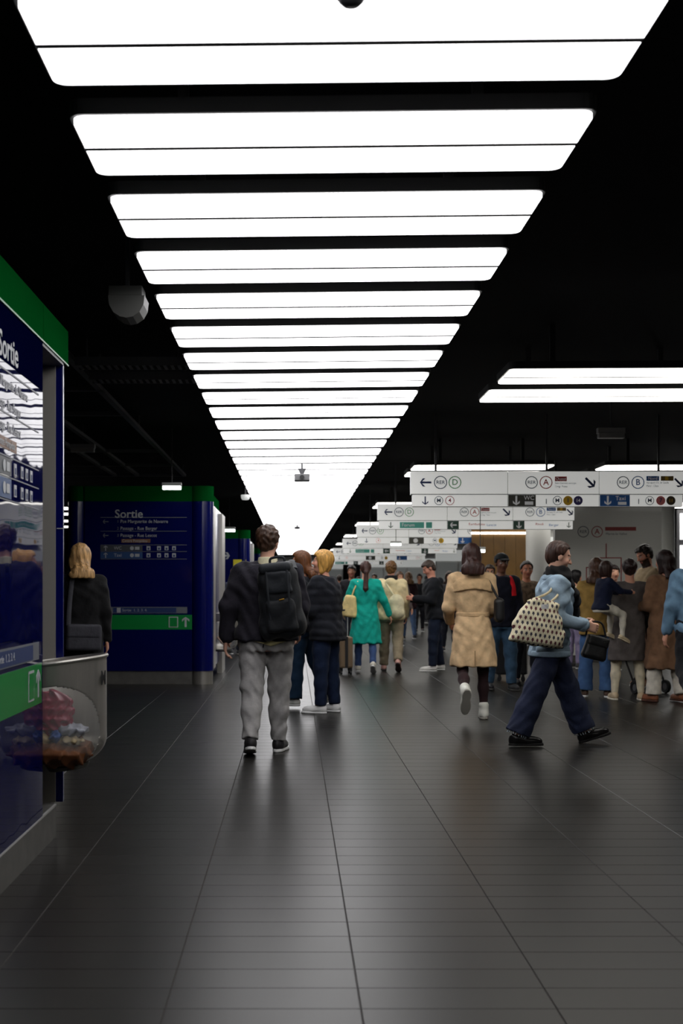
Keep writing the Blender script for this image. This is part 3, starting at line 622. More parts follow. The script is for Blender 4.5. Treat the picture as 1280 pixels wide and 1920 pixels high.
        rect(FL, 'arrow_block', 3.616, 3.97, zb+.004, zm-.012, M_lblue, lp[2]); arrow(FL, 3.71, v, .11, -90, M_wpr, lp[2], wd=.2, off=.003); ring_txt(FL, 4.335, v, .054, '7', M_red, lp[2]); ring_txt(FL, 4.455, v, .054, '11', M_brn, lp[2])
hanging_sign(14.85, 'nearest and largest white hanging direction sign, running out at the right edge', 0)
hanging_sign(20.7, 'second white hanging sign, with green arrow blocks in its lower strip', 1)
hanging_sign(27.6, 'third white hanging sign, above the trench coat wearer', 2)
hanging_sign(35.5, 'fourth white hanging sign from the viewer, small and blurred', 1)
hanging_sign(44, 'fifth white hanging sign from the viewer, tiny and blurred', 2)
hanging_sign(53, 'farthest white hanging sign, lost in the blur of the hall', 1)
# ------------------------------------------------------------------ right-hand back structures
YB = 22.0
e = empty('board_wall', (5.4, YB, 0), 'grey glossy map board wall behind the waiting people', 'board')
M_board = mat('board_grey', (.74, .74, .69), .25, spec=.5, bump=.06, bscale=2.2, coat=.15)
bp = MB().box(fx(1040, YB), fx(1240, YB), YB, YB+.15, .1, 2.85).obj('board_panel', M_board, e)
MB().box(fx(1040, YB), fx(1240, YB), YB+.02, YB+.13, 0, .1).obj('plinth', M_steeld, e)
F = frame((0, YB, 0)); M_ink = mat('dim_ink', (.12, .13, .14), .5); M_rink = mat('dim_red', srgb((150, 44, 40)), .5)
q = YB/FPX
ring_txt(F, fx(1093, YB), fz(997, YB), .10, 'RER', M_ink, bp); ring_txt(F, fx(1119, YB), fz(997, YB), .10, 'A', M_rink, bp); rect(F, 'badge', fx(1134, YB), fx(1192, YB), fz(995, YB), fz(988, YB), M_rink, bp)
text(F, fx(1135, YB), fz(1001, YB), 'Marne-la-Vallee', .06, M_ink, bp)
for (u0, v0, u1, v1) in ((1116, 1046, 1164, 1046), (1136, 1020, 1136, 1046), (1116, 1046, 1116, 1110), (1164, 1046, 1164, 1110), (1099, 1064, 1116, 1064), (1099, 1064, 1099, 1120)):
    rect(F, 'route_line', fx(u0, YB)-.009, fx(u1, YB)+.009, fz(v1, YB)-.009, fz(v0, YB)+.009, M_rink, bp)
def pillar(px0, px1, y, label, m):
    x0, x1 = fx(px0, y), fx(px1, y); r = (x1-x0)/2; e = empty('pillar', ((x0+x1)/2, y, 0), label, 'pillar')
    column(MB(), (x0+x1)/2, y+r, r, .12, CZ).obj('shaft', m, e, smooth=True); column(MB(), (x0+x1)/2, y+r, r+.015, 0, .12).obj('foot_ring', M_steeld, e, smooth=True)
M_col = mat('pillar_white', (.75, .75, .72), .4)
pillar(1241, 1268, 22.3, 'pale round pillar at the right end of the grey map board', M_col)
pillar(990, 1036, 25, 'pale round pillar between the ochre wall and the map board', M_col)
e = empty('shop_wall', (4.6, 27.5, 0), 'ochre shop wall behind the cap wearer', 'shop wall')
M_och = mat('ochre_wall', srgb((126, 92, 44)), .4, noise=.12, nscale=5)
for k in range(6): MB().box(3.9+k*.24, 4.135+k*.24, 27.5, 27.6, .1, 2.75).obj('wall_panel', M_och, e)
MB().box(3.88, 5.36, 27.52, 27.62, 0, .1).obj('plinth', M_steeld, e); MB().box(3.88, 5.36, 27.46, 27.5, 2.45, 2.5).obj('light_strip', mat('strip_warm', (1, .95, .85), .4, emit=3), e)
e = empty('shop_window', (10.2, 26, 0), 'bright white lit shop window at the far right edge', 'shop window')
for z0, z1 in ((2.28, 2.82), (1.66, 2.16), (.3, 1.6)): MB().box(8.0, 10.4, 26, 26.05, z0, z1).obj('lit_pane', mat('lit_pane', (1, 1, 1), .4, emit=1.6), e)
MB().box(7.95, 10.45, 26.05, 26.12, 0, 2.9).obj('frame', M_dgrey, e)
# far shop fronts on the right and at the end of the hall
for i, (x0, x1, y, c) in enumerate(((6.2, 9.5, 34, (.5, .5, .48)), (5.2, 8.5, 46, (.55, .55, .53)), (-.9, 2.6, 66, (.55, .56, .55)), (3.2, 7.6, 60, (.5, .5, .5)))):
    e = empty('shop_front', ((x0+x1)/2, y, 0), ('pale shop front behind the map board', 'pale shop front far behind the phone reader', 'pale shop front closing the hall under the light row', 'pale far shop front right of the hall end')[i], 'shop front')
    n = 4; wd = (x1-x0)/n
    for k in range(n):
        MB().box(x0+k*wd+.04, x0+(k+1)*wd-.04, y, y+.05, .15, 2.2).obj('pane', mat('far_pane', (.35, .37, .36), .25, emit=.12), e)
    MB().box(x0, x1, y+.05, y+.15, 0, 2.9).obj('wall', mat('far_wall%d' % i, c, .5), e); MB().box(x0, x1, y-.03, y+.05, 2.25, 2.65).obj('fascia', mat('far_fascia', (.7, .72, .7), .4, emit=.35), e)
# ------------------------------------------------------------------ people
def rotm(yaw=0, pitch=0, roll=0):       # columns: right, forward, up; pitch > 0 looks down, yaw > 0 turns to the person's right
    cy, sy, cp, sp, cr, sr = math.cos(yaw), math.sin(yaw), math.cos(pitch), math.sin(pitch), math.cos(roll), math.sin(roll)
    Rz = np.array(((cy, sy, 0), (-sy, cy, 0), (0, 0, 1))); Rx = np.array(((1, 0, 0), (0, cp, sp), (0, -sp, cp))); Ry = np.array(((cr, 0, sr), (0, 1, 0), (-sr, 0, cr)))
    return Rz @ Rx @ Ry
class Person: pass
TB = [(-.13, .150, .110, -.010), (-.06, .170, .118, -.012), (0, .168, .116, -.008), (.08, .148, .104, 0), (.16, .142, .100, 0), (.26, .155, .110, .004), (.36, .168, .114, .004), (.44, .166, .104, 0), (.50, .135, .080, -.004), (.545, .070, .062, -.004), (.58, .05, .055, 0)]
def make_person(label, x, y, phi, H, pose, hair, skin=(205, 150, 125), top=None, legs=None, shoes=None, w=1., dep=1., h=.009, group=None, lips=(165, 90, 85), beard=None, headscale=1., hands=True, lift=0., name='person'):
    P = Person(); s = H/1.75; P.s = s; P.h = h
    g = lambda k, d: pose.get(k, d)
    lean, side = R(g('lean', 2)), R(g('side', 0)); twist = R(g('twist', 0))
    # legs
    feet = {}; J = {}
    zmin = 9
    for nm, sd in (('L', -1), ('R', 1)):
        sw, kn, ab, fp, fyw = g('leg'+nm, (0, 2, 3, 0, 6))
        hip = np.array((sd*.088*w*s, 0, 0)); a = R(sw); b = R(sw-kn); ab = R(ab)
        knee = hip+.425*s*np.array((sd*math.sin(ab), math.sin(a)*math.cos(ab), -math.cos(a)*math.cos(ab)))
        ank = knee+.41*s*np.array((sd*math.sin(ab)*.6, math.sin(b), -math.cos(b)))
        yw = R(fyw)*sd; p = R(fp); M = rotm(yw, -p)
        J['hip'+nm], J['knee'+nm], J['ank'+nm], J['foot'+nm] = hip, knee, ank, M
        for q in ((0, -.065, -.088), (0, .205, -.088), (0, .1, -.088)): zmin = min(zmin, (ank+s*(M @ np.array(q)))[2])
    base = np.array((0, 0, -zmin+lift)); hz = base[2]
    for k in list(J):
        if not k.startswith('foot'): J[k] = J[k]+base
    P.hz = hz
    def sp(t, dx=0, dy=0):               # spine point at height t (unit figure) above the hips
        q = t*s; tw = twist*np.clip(t/.5, 0, 1); c_, s_ = math.cos(tw), math.sin(tw); X_, Y_ = dx*s, dy*s
        return np.array((q*math.tan(side)+X_*c_+Y_*s_, q*math.tan(lean)-X_*s_+Y_*c_, hz+q))
    P.sp = sp
    for nm, sd in (('L', -1), ('R', 1)):
        sw, ab, el, ab2 = g('arm'+nm, (0, 7, 12, 2)); lift_ = g('shrug'+nm, 0)
        sh = sp(.485+lift_, sd*.165*w, -.005); a, b, c_, d_ = R(sw), R(ab), R(sw+el), R(ab2)
        tw = twist; rot = np.array(((math.cos(tw), math.sin(tw), 0), (-math.sin(tw), math.cos(tw), 0), (0, 0, 1)))
        e = sh+.285*s*(rot @ np.array((sd*math.sin(b), math.sin(a)*math.cos(b), -math.cos(a)*math.cos(b))))
        f = rot @ np.array((sd*math.sin(d_), math.sin(c_)*math.cos(d_), -math.cos(c_)*math.cos(d_)))
        J['sh'+nm], J['el'+nm], J['wr'+nm], J['hd'+nm] = sh, e, e+.255*s*f, f
    hy, hp, hr = [R(v) for v in g('head', (0, 3, 0))]
    HM = rotm(hy, hp, hr); nb = sp(.56, 0, .0); J['neck'] = nb
    hc = nb+s*np.array((0, .012+.06*math.sin(hp)+.03*math.sin(lean), .158-.05*(1-math.cos(hp)))); J['head'] = hc; P.HM = HM; hs = s*headscale; P.hs = hs
    P.J = J; P.phi = R(phi)
    root = empty(name, (x, y, 0), label, 'person', group, rz=-R(phi)); P.root = root; P.M = W[root].copy()
    hl = lambda q: hc+hs*(HM @ np.array(q, float))
    P.hl = hl
    bw = g('bust', 0.)
    def rows(bulk=0., lo=-.13, hi=.60, mulw=1., muld=1., extra=()):
        out = []
        for t, rx, ry, cy in TB:
            if t < lo-1e-6 or t > hi+1e-6: continue
            c_ = sp(t, 0, cy); out.append((c_[2], c_[0], c_[1], (rx*w*mulw+bulk)*s, (ry*dep*muld+bulk)*s))
        for t, rx, ry, dy in extra:
            c_ = sp(t, 0, dy); out.append((c_[2], c_[0], c_[1], rx*s, ry*s))
        return out
    P.rows = rows
    # ---------------- body: one continuous surface
    B = Fld(); B.prof(rows(-.008), k=.03*s, tw=(0, -twist))
    B.cone(sp(.53), hl((0, -.02, -.05)), .058*s, .050*hs, .03*s)
    for nm, sd in (('L', -1), ('R', 1)):
        lr = (legs or {}).get('r', (.1, .072, .06, .055)); B.chain([J['hip'+nm], J['knee'+nm], J['knee'+nm]*.62+J['ank'+nm]*.38, J['ank'+nm]], [min(.078*w, lr[0]*.8)*s, min(.05, lr[1]-.016)*s, min(.050, lr[2]-.016)*s, min(.034, lr[3]-.010)*s], .02*s)
        B.cone(J['ank'+nm], J['ank'+nm]+s*(J['foot'+nm] @ np.array((0, .12, -.055))), .032*s, .024*s, .02*s)
        B.chain([J['sh'+nm], J['el'+nm], J['wr'+nm]], [.05*s, .038*s, .026*s], .03*s)
        if hands:
            d = nv(J['hd'+nm]); n = np.array((-sd, .15, 0.)); n = g('palm'+nm, n); n = nv(n-d*(n @ d)); th = g('thumb'+nm, (0, 1, .3)); sv = np.cross(d, n); sv = sv if sv @ np.array(th) > 0 else -sv
            wv = J['wr'+nm]; cu = g('curl'+nm, 28); q = s*g('handscale', 1.)
            B.box(wv+d*.052*q, np.array((.041, .0145, .05))*q, .013*q, np.stack([sv, n, d], 1), .012*q)
            for i in range(4):
                p = wv+d*.092*q+sv*(1.5-i)*.0205*q; L = (.042, .047, .044, .034)[i]*q; an = 0
                for j in range(3):
                    an += R(cu)*(.7, 1, .9)[j]; p2 = p+(d*math.cos(an)+n*math.sin(an))*L*(1, .62, .5)[j]
                    B.cone(p, p2, (.0098, .0088, .008)[j]*q, (.0088, .008, .0068)[j]*q, .004); p = p2
            p = wv+d*.028*q+sv*.032*q; dv = nv(d*.62+sv*.62+n*.42); p2 = p+dv*.042*q; p3 = p2+nv(d*.85+sv*.2+n*.5)*.034*q
            B.cone(p, p2, .0135*q, .0105*q, .008*q); B.cone(p2, p3, .0105*q, .0085*q, .004)
    B.ell(hl((0, -.012, .032)), np.array((.074, .093, .085))*hs, HM, .02*hs); B.ell(hl((0, .022, -.035)), np.array((.057, .066, .082))*hs, HM, .03*hs)
    B.ell(hl((0, .062, -.094)), np.array((.026, .022, .020))*hs, HM, .03*hs); B.cone(hl((-.03, .080, .026)), hl((.03, .080, .026)), .011*hs, .011*hs, .02*hs)
    for sd in (-1, 1):
        B.ell(hl((sd*.031, .106, .006)), np.array((.019, .02, .014))*hs, HM, .012*hs, op='s'); B.ell(hl((sd*.031, .078, .006)), np.array((.0125, .0125, .0125))*hs, HM, .003*hs)
        B.ell(hl((sd*.040, .060, -.028)), np.array((.020, .02, .020))*hs, HM, .03*hs); B.ell(hl((sd*.076, -.004, -.006)), np.array((.011, .021, .033))*hs, HM, .008*hs)
    B.cone(hl((0, .088, .014)), hl((0, .111, -.026)), .0075*hs, .0125*hs, .012*hs); B.cone(hl((-.013, .094, -.030)), hl((.013, .094, -.030)), .008*hs, .008*hs, .01*hs)
    B.cone(hl((-.017, .084, -.056)), hl((.017, .084, -.056)), .0075*hs, .0075*hs, .006*hs); B.cone(hl((-.015, .082, -.066)), hl((.015, .082, -.066)), .008*hs, .008*hs, .006*hs)
    sk = np.minimum(np.array(srgb(skin))*1.2, .85); hcol = np.array(srgb(hair[1])); lp = np.array(srgb(lips))
    def tone(V):
        q = ((V-hc) @ HM)/hs; c_ = np.tile(sk, (len(V), 1)); ax = np.abs(q[:, 0])
        ch = np.clip(1-np.hypot((ax-.042)/.03, (q[:, 2]+.03)/.03), 0, 1)*(q[:, 1] > .03); c_ = c_*(1-ch[:, None]*np.array((.0, .18, .15)))
        if beard:
            m = (q[:, 2] < -.035) & (q[:, 1] > .0) & (q[:, 2] > -.14) & (np.hypot(q[:, 0]/.03, (q[:, 2]+.06)/.012) > 1); c_[m] = np.array(srgb(beard))
        m = (ax < .022) & (q[:, 2] < -.048) & (q[:, 2] > -.076) & (q[:, 1] > .076); c_[m] = lp
        br = (ax > .012) & (ax < .052) & (np.abs(q[:, 2]-.030+.12*np.maximum(ax-.04, 0)) < .0055) & (q[:, 1] > .05); c_[br] = hcol*.8
        ey = np.hypot((ax-.031)/.014, (q[:, 2]-.006)/.007); m = (ey < 1) & (q[:, 1] > .05); c_[m] = (.55, .53, .5)
        m = (np.hypot(ax-.031, q[:, 2]-.006) < .0062) & (q[:, 1] > .05); c_[m] = (.03, .02, .015)
        m = (ey >= 1) & (ey < 1.25) & (q[:, 1] > .05) & (q[:, 2] > .006); c_[m] = sk*.35
        return c_
    P.body = sobj(B, 'body', skinmat(), h, root, P.M, tone)
    # ---------------- hair
    st, hcl = hair[0], hair[1]; L = hair[2] if len(hair) > 2 else .3
    if st:
        Fh = Fld(); pf = hair[3] if len(hair) > 3 else .016
        Fh.ell(hl((0, -.014, .036)), (np.array((.074, .093, .085))+pf)*hs, HM, .0)
        def face_cut(zl, yl, zb=-.2):
            def fn(X, Y, Z):
                px, py, pz = X-hc[0], Y-hc[1], Z-hc[2]; qy = (px*HM[0, 1]+py*HM[1, 1]+pz*HM[2, 1])/hs; qz = (px*HM[0, 2]+py*HM[1, 2]+pz*HM[2, 2])/hs
                fr = np.maximum(yl+(.55 if st in ('back', 'pony', 'bun') else .25)*np.maximum(qz, 0)-qy, qz-zl)      # inside the face region when negative
                return np.maximum(-fr, zb-qz)*hs
            return fn
        if st == 'short': Fh.ell(hl((0, .05, .085)), np.array((.055, .045, .03))*hs, HM, .02*hs); Fh.cut(face_cut(.068, .028)); Fh.ell(hl((0, -.055, -.035)), np.array((.06, .045, .05))*hs, HM, .03*hs)
        elif st == 'cap': Fh.cut(face_cut(.06, .02))
        elif st in ('bob', 'long'):
            zl = -.10 if st == 'bob' else -.12
            for sd in (-1, 1): Fh.cone(hl((sd*.062, .005, .02)), hl((sd*.072, -.005, zl)), .036*hs, .028*hs, .03*hs, fl=(HM[:, 0], .75))
            Fh.ell(hl((0, -.045, -.03)), np.array((.082, .062, .09 if st == 'bob' else .11))*hs, HM, .03*hs)
            if st == 'long':
                up = sp(.45)[1]; p0 = hl((0, -.06, -.06)); bk = lambda t, d_: sp(t, 0, -d_)
                tz = (hc[2]-L*s-hz)/s; tm = (hc[2]-.5*L*s-hz)/s
                Fh.chain([p0, bk(max(tm, tz), .112*dep+.006+(top or {}).get('ex', .02)), bk(tz, .125*dep+.006+(top or {}).get('ex', .02))], [.082*hs, .095*hs, .070*hs], .04*hs, fl=((0, 1, 0), .42))
            Fh.ell(hl((0, .042, .082)), np.array((.05, .04, .028))*hs, HM, .03*hs); Fh.cut(face_cut(.066, .042))
        elif st in ('pony', 'back', 'bun'):
            Fh.cut(face_cut(.088, .004, -.10)); Fh.ell(hl((0, -.06, -.02)), np.array((.062, .045, .065))*hs, HM, .03*hs)
            if st == 'pony':
                p0 = hl((0, -.105, .02)); p1 = hl((0, -.125, -.06)); tz = (hc[2]-L*s-hz)/s; p2 = sp((tz+.45)/2, 0, -.135*dep); p3 = sp(tz, 0, -.13*dep)
                Fh.chain([p0, p1, p2, p3], [.028*hs, .036*hs, .042*hs, .02*hs], .02*hs)
            if st == 'bun': Fh.ell(hl((0, -.115, .03)), np.array((.045, .04, .045))*hs, HM, .01*hs)
        a1 = (.0022 if st == 'long' else .0032)*hs
        if st == 'short':
            Fh.warp(lambda X, Y, Z: .003*hs*(np.sin((X-hc[0])*150+2.5*np.sin((Z-hc[2])*45))+np.sin((Z-hc[2])*130+(Y-hc[1])*60+2*np.sin((X-hc[0])*50))))
        else: Fh.warp(lambda X, Y, Z: a1*(np.sin((X-hc[0])*120+1.5*np.sin((Z-hc[2])*22))+.7*np.sin((X-hc[0])*260+(Y-hc[1])*150)))
        P.hair = sobj(Fh, 'hair', hairmat(hcl), min(h, .009), root, P.M)
    # ---------------- trousers / skirt legs
    if legs:
        F = Fld(); c0 = cloth(legs['col']) if not legs.get('mat') else legs['mat']; ex = legs.get('ex', .014)
        r = legs.get('r', (.100, .072, .060, .055)); F.prof(rows(ex, -.13, legs.get('waist', .10), legs.get('mw', 1), legs.get('md', 1)), k=.03*s)
        end = legs.get('end', .97)
        for nm, sd in (('L', -1), ('R', 1)):
            kn, an = J['knee'+nm], J['ank'+nm]; mid = kn*.55+an*.45; e = kn+(an-kn)*end
            F.chain([J['hip'+nm], J['hip'+nm]*.45+kn*.55+np.array((0, .008*s, 0)), kn, mid, e], [r[0]*s*w, (r[0]*.45+r[1]*.55)*s*w**.5, r[1]*s, r[2]*s, r[3]*s], .035*s)
            if legs.get('flatcut', True):
                ax = nv(an-kn); pt = e+ax*.012*s
                F.cut((lambda ax, pt, an, kn: lambda X, Y, Z: np.where((np.abs(X-an[0]) < .16*s) & (np.abs(Y-an[1]) < .16*s) & (Z < kn[2]-.1*s), (X-pt[0])*ax[0]+(Y-pt[1])*ax[1]+(Z-pt[2])*ax[2], -1))(ax, pt, an, kn) if False else (lambda ax, pt, an: lambda X, Y, Z: np.where((X-an[0])**2+(Y-an[1])**2+(Z-an[2])**2 < (.17*s)**2, np.minimum((X-pt[0])*ax[0]+(Y-pt[1])*ax[1]+(Z-pt[2])*ax[2], .02), -1))(ax, pt, an))
        wr = legs.get('wr', .0025)
        F.warp(lambda X, Y, Z: wr*s*(np.sin(Z*62+6*np.sin(X*17+1)+4*np.sin(Y*13))*(.4+.6*np.exp(-((Z-.16)/.10)**2)+.5*np.exp(-((Z-.50)/.08)**2)+.8*np.exp(-((Z-.80)/.08)**2))+.6*np.sin(Z*31+X*40+3*np.sin(X*20))))
        P.legs = sobj(F, legs.get('name', 'trousers'), c0, h*1.1, root, P.M)
    # ---------------- top
    if top:
        F = Fld(); c1 = cloth(top['col']) if not top.get('mat') else top['mat']; ex = top.get('ex', .022); hem = top.get('hem', -.05); extra = []
        if hem < -.13:
            hx, hy = top['hemr']; wx, wy = top.get('hipr', (.19*w, .145*dep)); extra = [(hem, hx, hy, top.get('hdy', 0)), (hem*.5, (hx+wx)/2, (hy+wy)/2, top.get('hdy', 0)/2), (-.02, wx, wy, -.005)]
            rw = rows(ex, .09, .56, top.get('mw', 1), top.get('md', 1), extra)
        else: rw = rows(ex, hem, .56, top.get('mw', 1), top.get('md', 1))+[]
        if hem >= -.13:
            rx, ry = np.interp(hem, [t[0] for t in TB], [t[1] for t in TB]), np.interp(hem, [t[0] for t in TB], [t[2] for t in TB]); c_ = sp(hem, 0, -.005)
            rw.append((c_[2], c_[0], c_[1], (rx*w*top.get('mw', 1)+ex+top.get('flare', 0))*s, (ry*dep*top.get('md', 1)+ex+top.get('flare', 0))*s))
        if top.get('waist'):
            rw = [(a, b, c_, d*(1-top['waist']*math.exp(-(((a-hz)/s-.13)/.07)**2)), e*(1-top['waist']*math.exp(-(((a-hz)/s-.13)/.07)**2))) for a, b, c_, d, e in rw]
        F.prof(rw, k=.045*s, tw=(0, -twist), n=top.get('n', 2.4))
        sl = top.get('sl', (.064, .052, .044)); send = top.get('send', .97)
        for nm, sd in (('L', -1), ('R', 1)):
            sh, el, wv = J['sh'+nm], J['el'+nm], J['wr'+nm]
            F.chain([sh, el], [sl[0]*s, sl[1]*s], .055*s); F.chain([el, el+(wv-el)*send], [sl[1]*s, sl[2]*s], .03*s)
            F.cone(sp(.525, sd*.05), sh+np.array((0, 0, .012*s)), .05*s, .052*s, .03*s)
        if top.get('collar', .0): F.prof([(sp(.52)[2], *sp(.52)[:2], .075*s, .07*s), (sp(.52+top['collar'])[2], *sp(.53+top['collar'], 0, .004)[:2], .066*s, .066*s)], k=.02*s)
        if top.get('hood'): F.ell(sp(.50, 0, -.10*dep-.015), np.array((.10, .05, .075))*s, None, .03*s)
        wr = top.get('wr', .0035); fo = top.get('folds', 0)
        def wfn(X, Y, Z):
            q = wr*s*(np.sin(Z*38+5*np.sin(X*14+2)+3*np.sin(Y*11))+.7*np.sin(X*42+Z*25+3*np.sin(Z*15)))
            if top.get('puff'): q = q-top['puff']*np.abs(np.sin((Z-hz)*math.pi/(.085*s)))
            if fo: q = q+fo*s*np.sin(np.arctan2(Y-.0, X)*9+2*np.sin(Z*5))*np.clip((hz+.05-Z)/.4, 0, 1)
            return q
        F.warp(wfn)
        P.top = sobj(F, top.get('name', 'jacket'), c1, h*1.1, root, P.M)
    # ---------------- shoes
    if shoes:
        for nm, sd in (('L', -1), ('R', 1)):
            M = J['foot'+nm]; an = J['ank'+nm]; fl = lambda q: an+s*(M @ np.array(q, float)); sole = shoes.get('sole', .026); z0 = -.088
            def under(zc): return lambda X, Y, Z: s*zc-((X-an[0])*M[0, 2]+(Y-an[1])*M[1, 2]+(Z-an[2])*M[2, 2])
            F = Fld(); F.ell(fl((0, .115, z0+sole+.012)), np.array((.045, .098, .046))*s, M, .02*s); F.ell(fl((0, -.01, z0+sole+.02)), np.array((.040, .062, .062))*s, M, .03*s)
            F.cone(fl((0, .0, -.03)), fl((0, .085, -.05)), .043*s, .036*s, .03*s)
            if shoes.get('high'): F.cone(fl((0, -.005, -.03)), fl((0, -.008, .05)), .046*s, .050*s, .02*s)
            F.cut(under(z0+sole-.004)); sh = sobj(F, 'shoe', cloth(shoes['col'], rough=shoes.get('rough', .5), noise=.06, bump=.1), h*.8, root, P.M)
            F = Fld(); F.ell(fl((0, .125, z0)), np.array((.051, .098, .075))*s, M, .02*s); F.ell(fl((0, -.0, z0)), np.array((.043, .072, .075))*s, M, .03*s)
            F.cut(under(z0)); F.cut(lambda X, Y, Z: -under(z0+sole)(X, Y, Z))
            so = sobj(F, 'sole', cloth(shoes.get('scol', (215, 213, 205)), rough=.6, noise=.05, bump=.05), h*.8, sh, P.M)
            if shoes.get('lace'):
                m = MB()
                for k in range(4): m.tube([fl((-.022, .04+.022*k, -.022-.010*k)), fl((0, .045+.022*k, -.012-.010*k)), fl((.022, .04+.022*k, -.022-.010*k))], .0045*s, 6)
                m.obj('laces', cloth(shoes['lace']), sh, M=P.M)
    return P
def pt(P, p): return P.M @ Vector(p)
def thing_at(P, name, anchor, label, cat, group=None):       # top-level thing carried by a person; its parts are modelled in the person's frame
    wp = pt(P, anchor); e = empty(name, wp, label, cat, group); return e
def part(F, name, m, h, P, parent): return sobj(F, name, m, h, parent, P.M)
def strap(P, pts, r, name, m, parent, flatn=None, fl=.3): return MB().tube(pts, r, 8, True, (*flatn, fl) if flatn is not None else None).obj(name, m, parent, M=P.M, smooth=True)
A = np.array
# ---- man with backpack, seen from behind
man = make_person('person seen from behind in dark sweater and grey jeans, carrying a black backpack', fx(499, 9.85), 9.85, 4, 1.76,
    dict(lean=1, side=1, legL=(-13, 12, -1, -14, 8), legR=(7, 6, -1.5, 0, 10), armL=(-6, 20, 16, 6), armR=(5, 12, 40, -5), head=(14, 4, 0)),
    ('short', (62, 42, 30), .3, .019), skin=(206, 158, 136), w=1.22, dep=1.28, h=.0075,
    top=dict(name='sweater', col=(30, 28, 36), hem=-.05, ex=.040, sl=(.080, .070, .054), wr=.004, flare=.006), legs=dict(name='jeans', col=(150, 148, 147), r=(.090, .086, .074, .060), ex=.008, wr=.0046, waist=.06),
    shoes=dict(col=(34, 32, 34), scol=(216, 210, 205), lace=(30, 30, 30)))
P = man; s = P.s
F = Fld(); F.prof([(P.sp(.535)[2], *P.sp(.535)[:2], .080*s, .080*s), (P.sp(.60)[2], *P.sp(.60, 0, .006)[:2], .073*s, .075*s)], k=0, cap=.006); part(F, 'shirt_collar', cloth((196, 190, 160)), .007, P, P.root)
F = Fld(); F.prof([(P.sp(-.12)[2], *P.sp(-.12, 0, -.014)[:2], .226*s, .178*s), (P.sp(-.03)[2], *P.sp(-.03, 0, -.012)[:2], .226*s, .178*s)], k=0, cap=.01); F.cut(lambda X, Y, Z: (P.sp(-.082)[2]-Z)+.30*np.abs(X-.05)-.004); F.cut(lambda X, Y, Z: Y+0*X); part(F, 'shirt_hem', cloth((200, 190, 140)), .007, P, P.root)
def backpack(P):
    c = P.sp(.255, .125, -.235*1.05); e = thing_at(P, 'backpack', c-A((0, 0, .29)), 'black backpack hanging on the back of the grey jeans wearer', 'backpack')
    mb = cloth((22, 24, 27), rough=.6, bump=.25); md = cloth((32, 35, 39), rough=.6, bump=.25); M = rotm(.12, -.06, -.10)
    F = Fld(); F.box(c, (.165, .105, .285), .085, M, taper=-.10); F.warp(lambda X, Y, Z: .005*(np.sin(Z*32+4*np.sin(X*14))+np.sin(X*38+3*np.sin(Z*12)))); part(F, 'main_bag', mb, .009, P, e)
    L = lambda q: c+M @ A(q)
    F = Fld(); F.box(L((.02, -.105, -.10)), (.115, .035, .125), .03, M, taper=-.05); F.warp(lambda X, Y, Z: .004*np.sin(Z*40+4*np.sin(X*16))); part(F, 'front_pocket', mb, .009, P, e)
    F = Fld(); F.box(L((.02, -.098, .15)), (.10, .026, .085), .022, M); F.warp(lambda X, Y, Z: .003*np.sin(Z*50+4*np.sin(X*16))); part(F, 'top_pocket', md, .009, P, e)
    F = Fld(); F.box(L((.0, -.03, .262)), (.125, .085, .04), .036, M); part(F, 'lid', md, .009, P, e)
    MB().tube([L((-.06, .05, .29)), L((-.045, .05, .335)), L((.045, .05, .335)), L((.06, .05, .29))], .010, 8).obj('grab_handle', md, e, M=P.M, smooth=True)
    MB().tube([L((.02, -.13, .02)), L((.06, -.13, .024))], .006, 6).obj('zip_pull', mat('brass', srgb((200, 150, 60)), .35, metal=.8), e, M=P.M)
    for q in (-.06, .10): MB().tube([L((q, -.115, .24)), L((q, -.138, .05)), L((q, -.13, -.2))], .009, 6, True, (0, -1, 0, .4)).obj('compression_strap', md, e, M=P.M, smooth=True)
    MB().tube([L((.12, .08, .24)), P.J['shR']+A((-.01, -.05, .085)), P.J['shR']+A((.0, .07, .05)), P.J['shR']+A((.02, .09, -.12))], .026, 8, True, (0, 0, 1, .35)).obj('shoulder_strap', md, e, M=P.M, smooth=True)
    MB().tube([L((-.16, .03, -.05)), L((-.19, .07, -.16)), L((-.17, .04, -.27)), L((-.18, .03, -.34))], .012, 6, True, (1, 0, 0, .4)).obj('loose_strap', md, e, M=P.M, smooth=True)
backpack(man)
# ---- woman with long auburn hair behind him
P = make_person('person with long auburn hair in dark jacket and jeans, half hidden behind the backpack', fx(571, 13.5), 13.5, -72, 1.65,
    dict(lean=3, legL=(8, 4, 2, 0, 4), legR=(-12, 14, 2, -22, 4), armL=(10, 8, 20, 2), armR=(-8, 8, 15, 2), head=(-6, 3, 0)), ('long', (98, 58, 30), .34), h=.011,
    top=dict(col=(24, 26, 32), hem=-.08, ex=.03, sl=(.070, .058, .048)), legs=dict(name='jeans', col=(22, 44, 66), r=(.095, .078, .078, .088)), shoes=dict(col=(205, 205, 200)))
# ---- woman with blonde bob, dark quilted jacket
P = make_person('person with short blonde hair in black quilted jacket, navy jeans and white sneakers', fx(612, 12.95), 12.95, -66, 1.655,
    dict(lean=4, legL=(3, 3, 1, 0, 4), legR=(-2, 3, 1, 0, 4), armL=(14, 6, 60, -6), armR=(-2, 9, 35, 4), head=(-14, -4, 0), side=0), ('bob', (196, 148, 76), .3, .022), skin=(222, 160, 135), w=1.14, dep=1.2, h=.010,
    top=dict(name='quilted_jacket', col=(24, 26, 33), hem=-.13, ex=.04, sl=(.085, .072, .058), puff=.006, collar=.05, flare=.01), legs=dict(name='jeans', col=(16, 28, 52), r=(.10, .08, .07, .064)), shoes=dict(col=(218, 216, 212), scol=(225, 224, 220), lace=(230, 230, 228)))
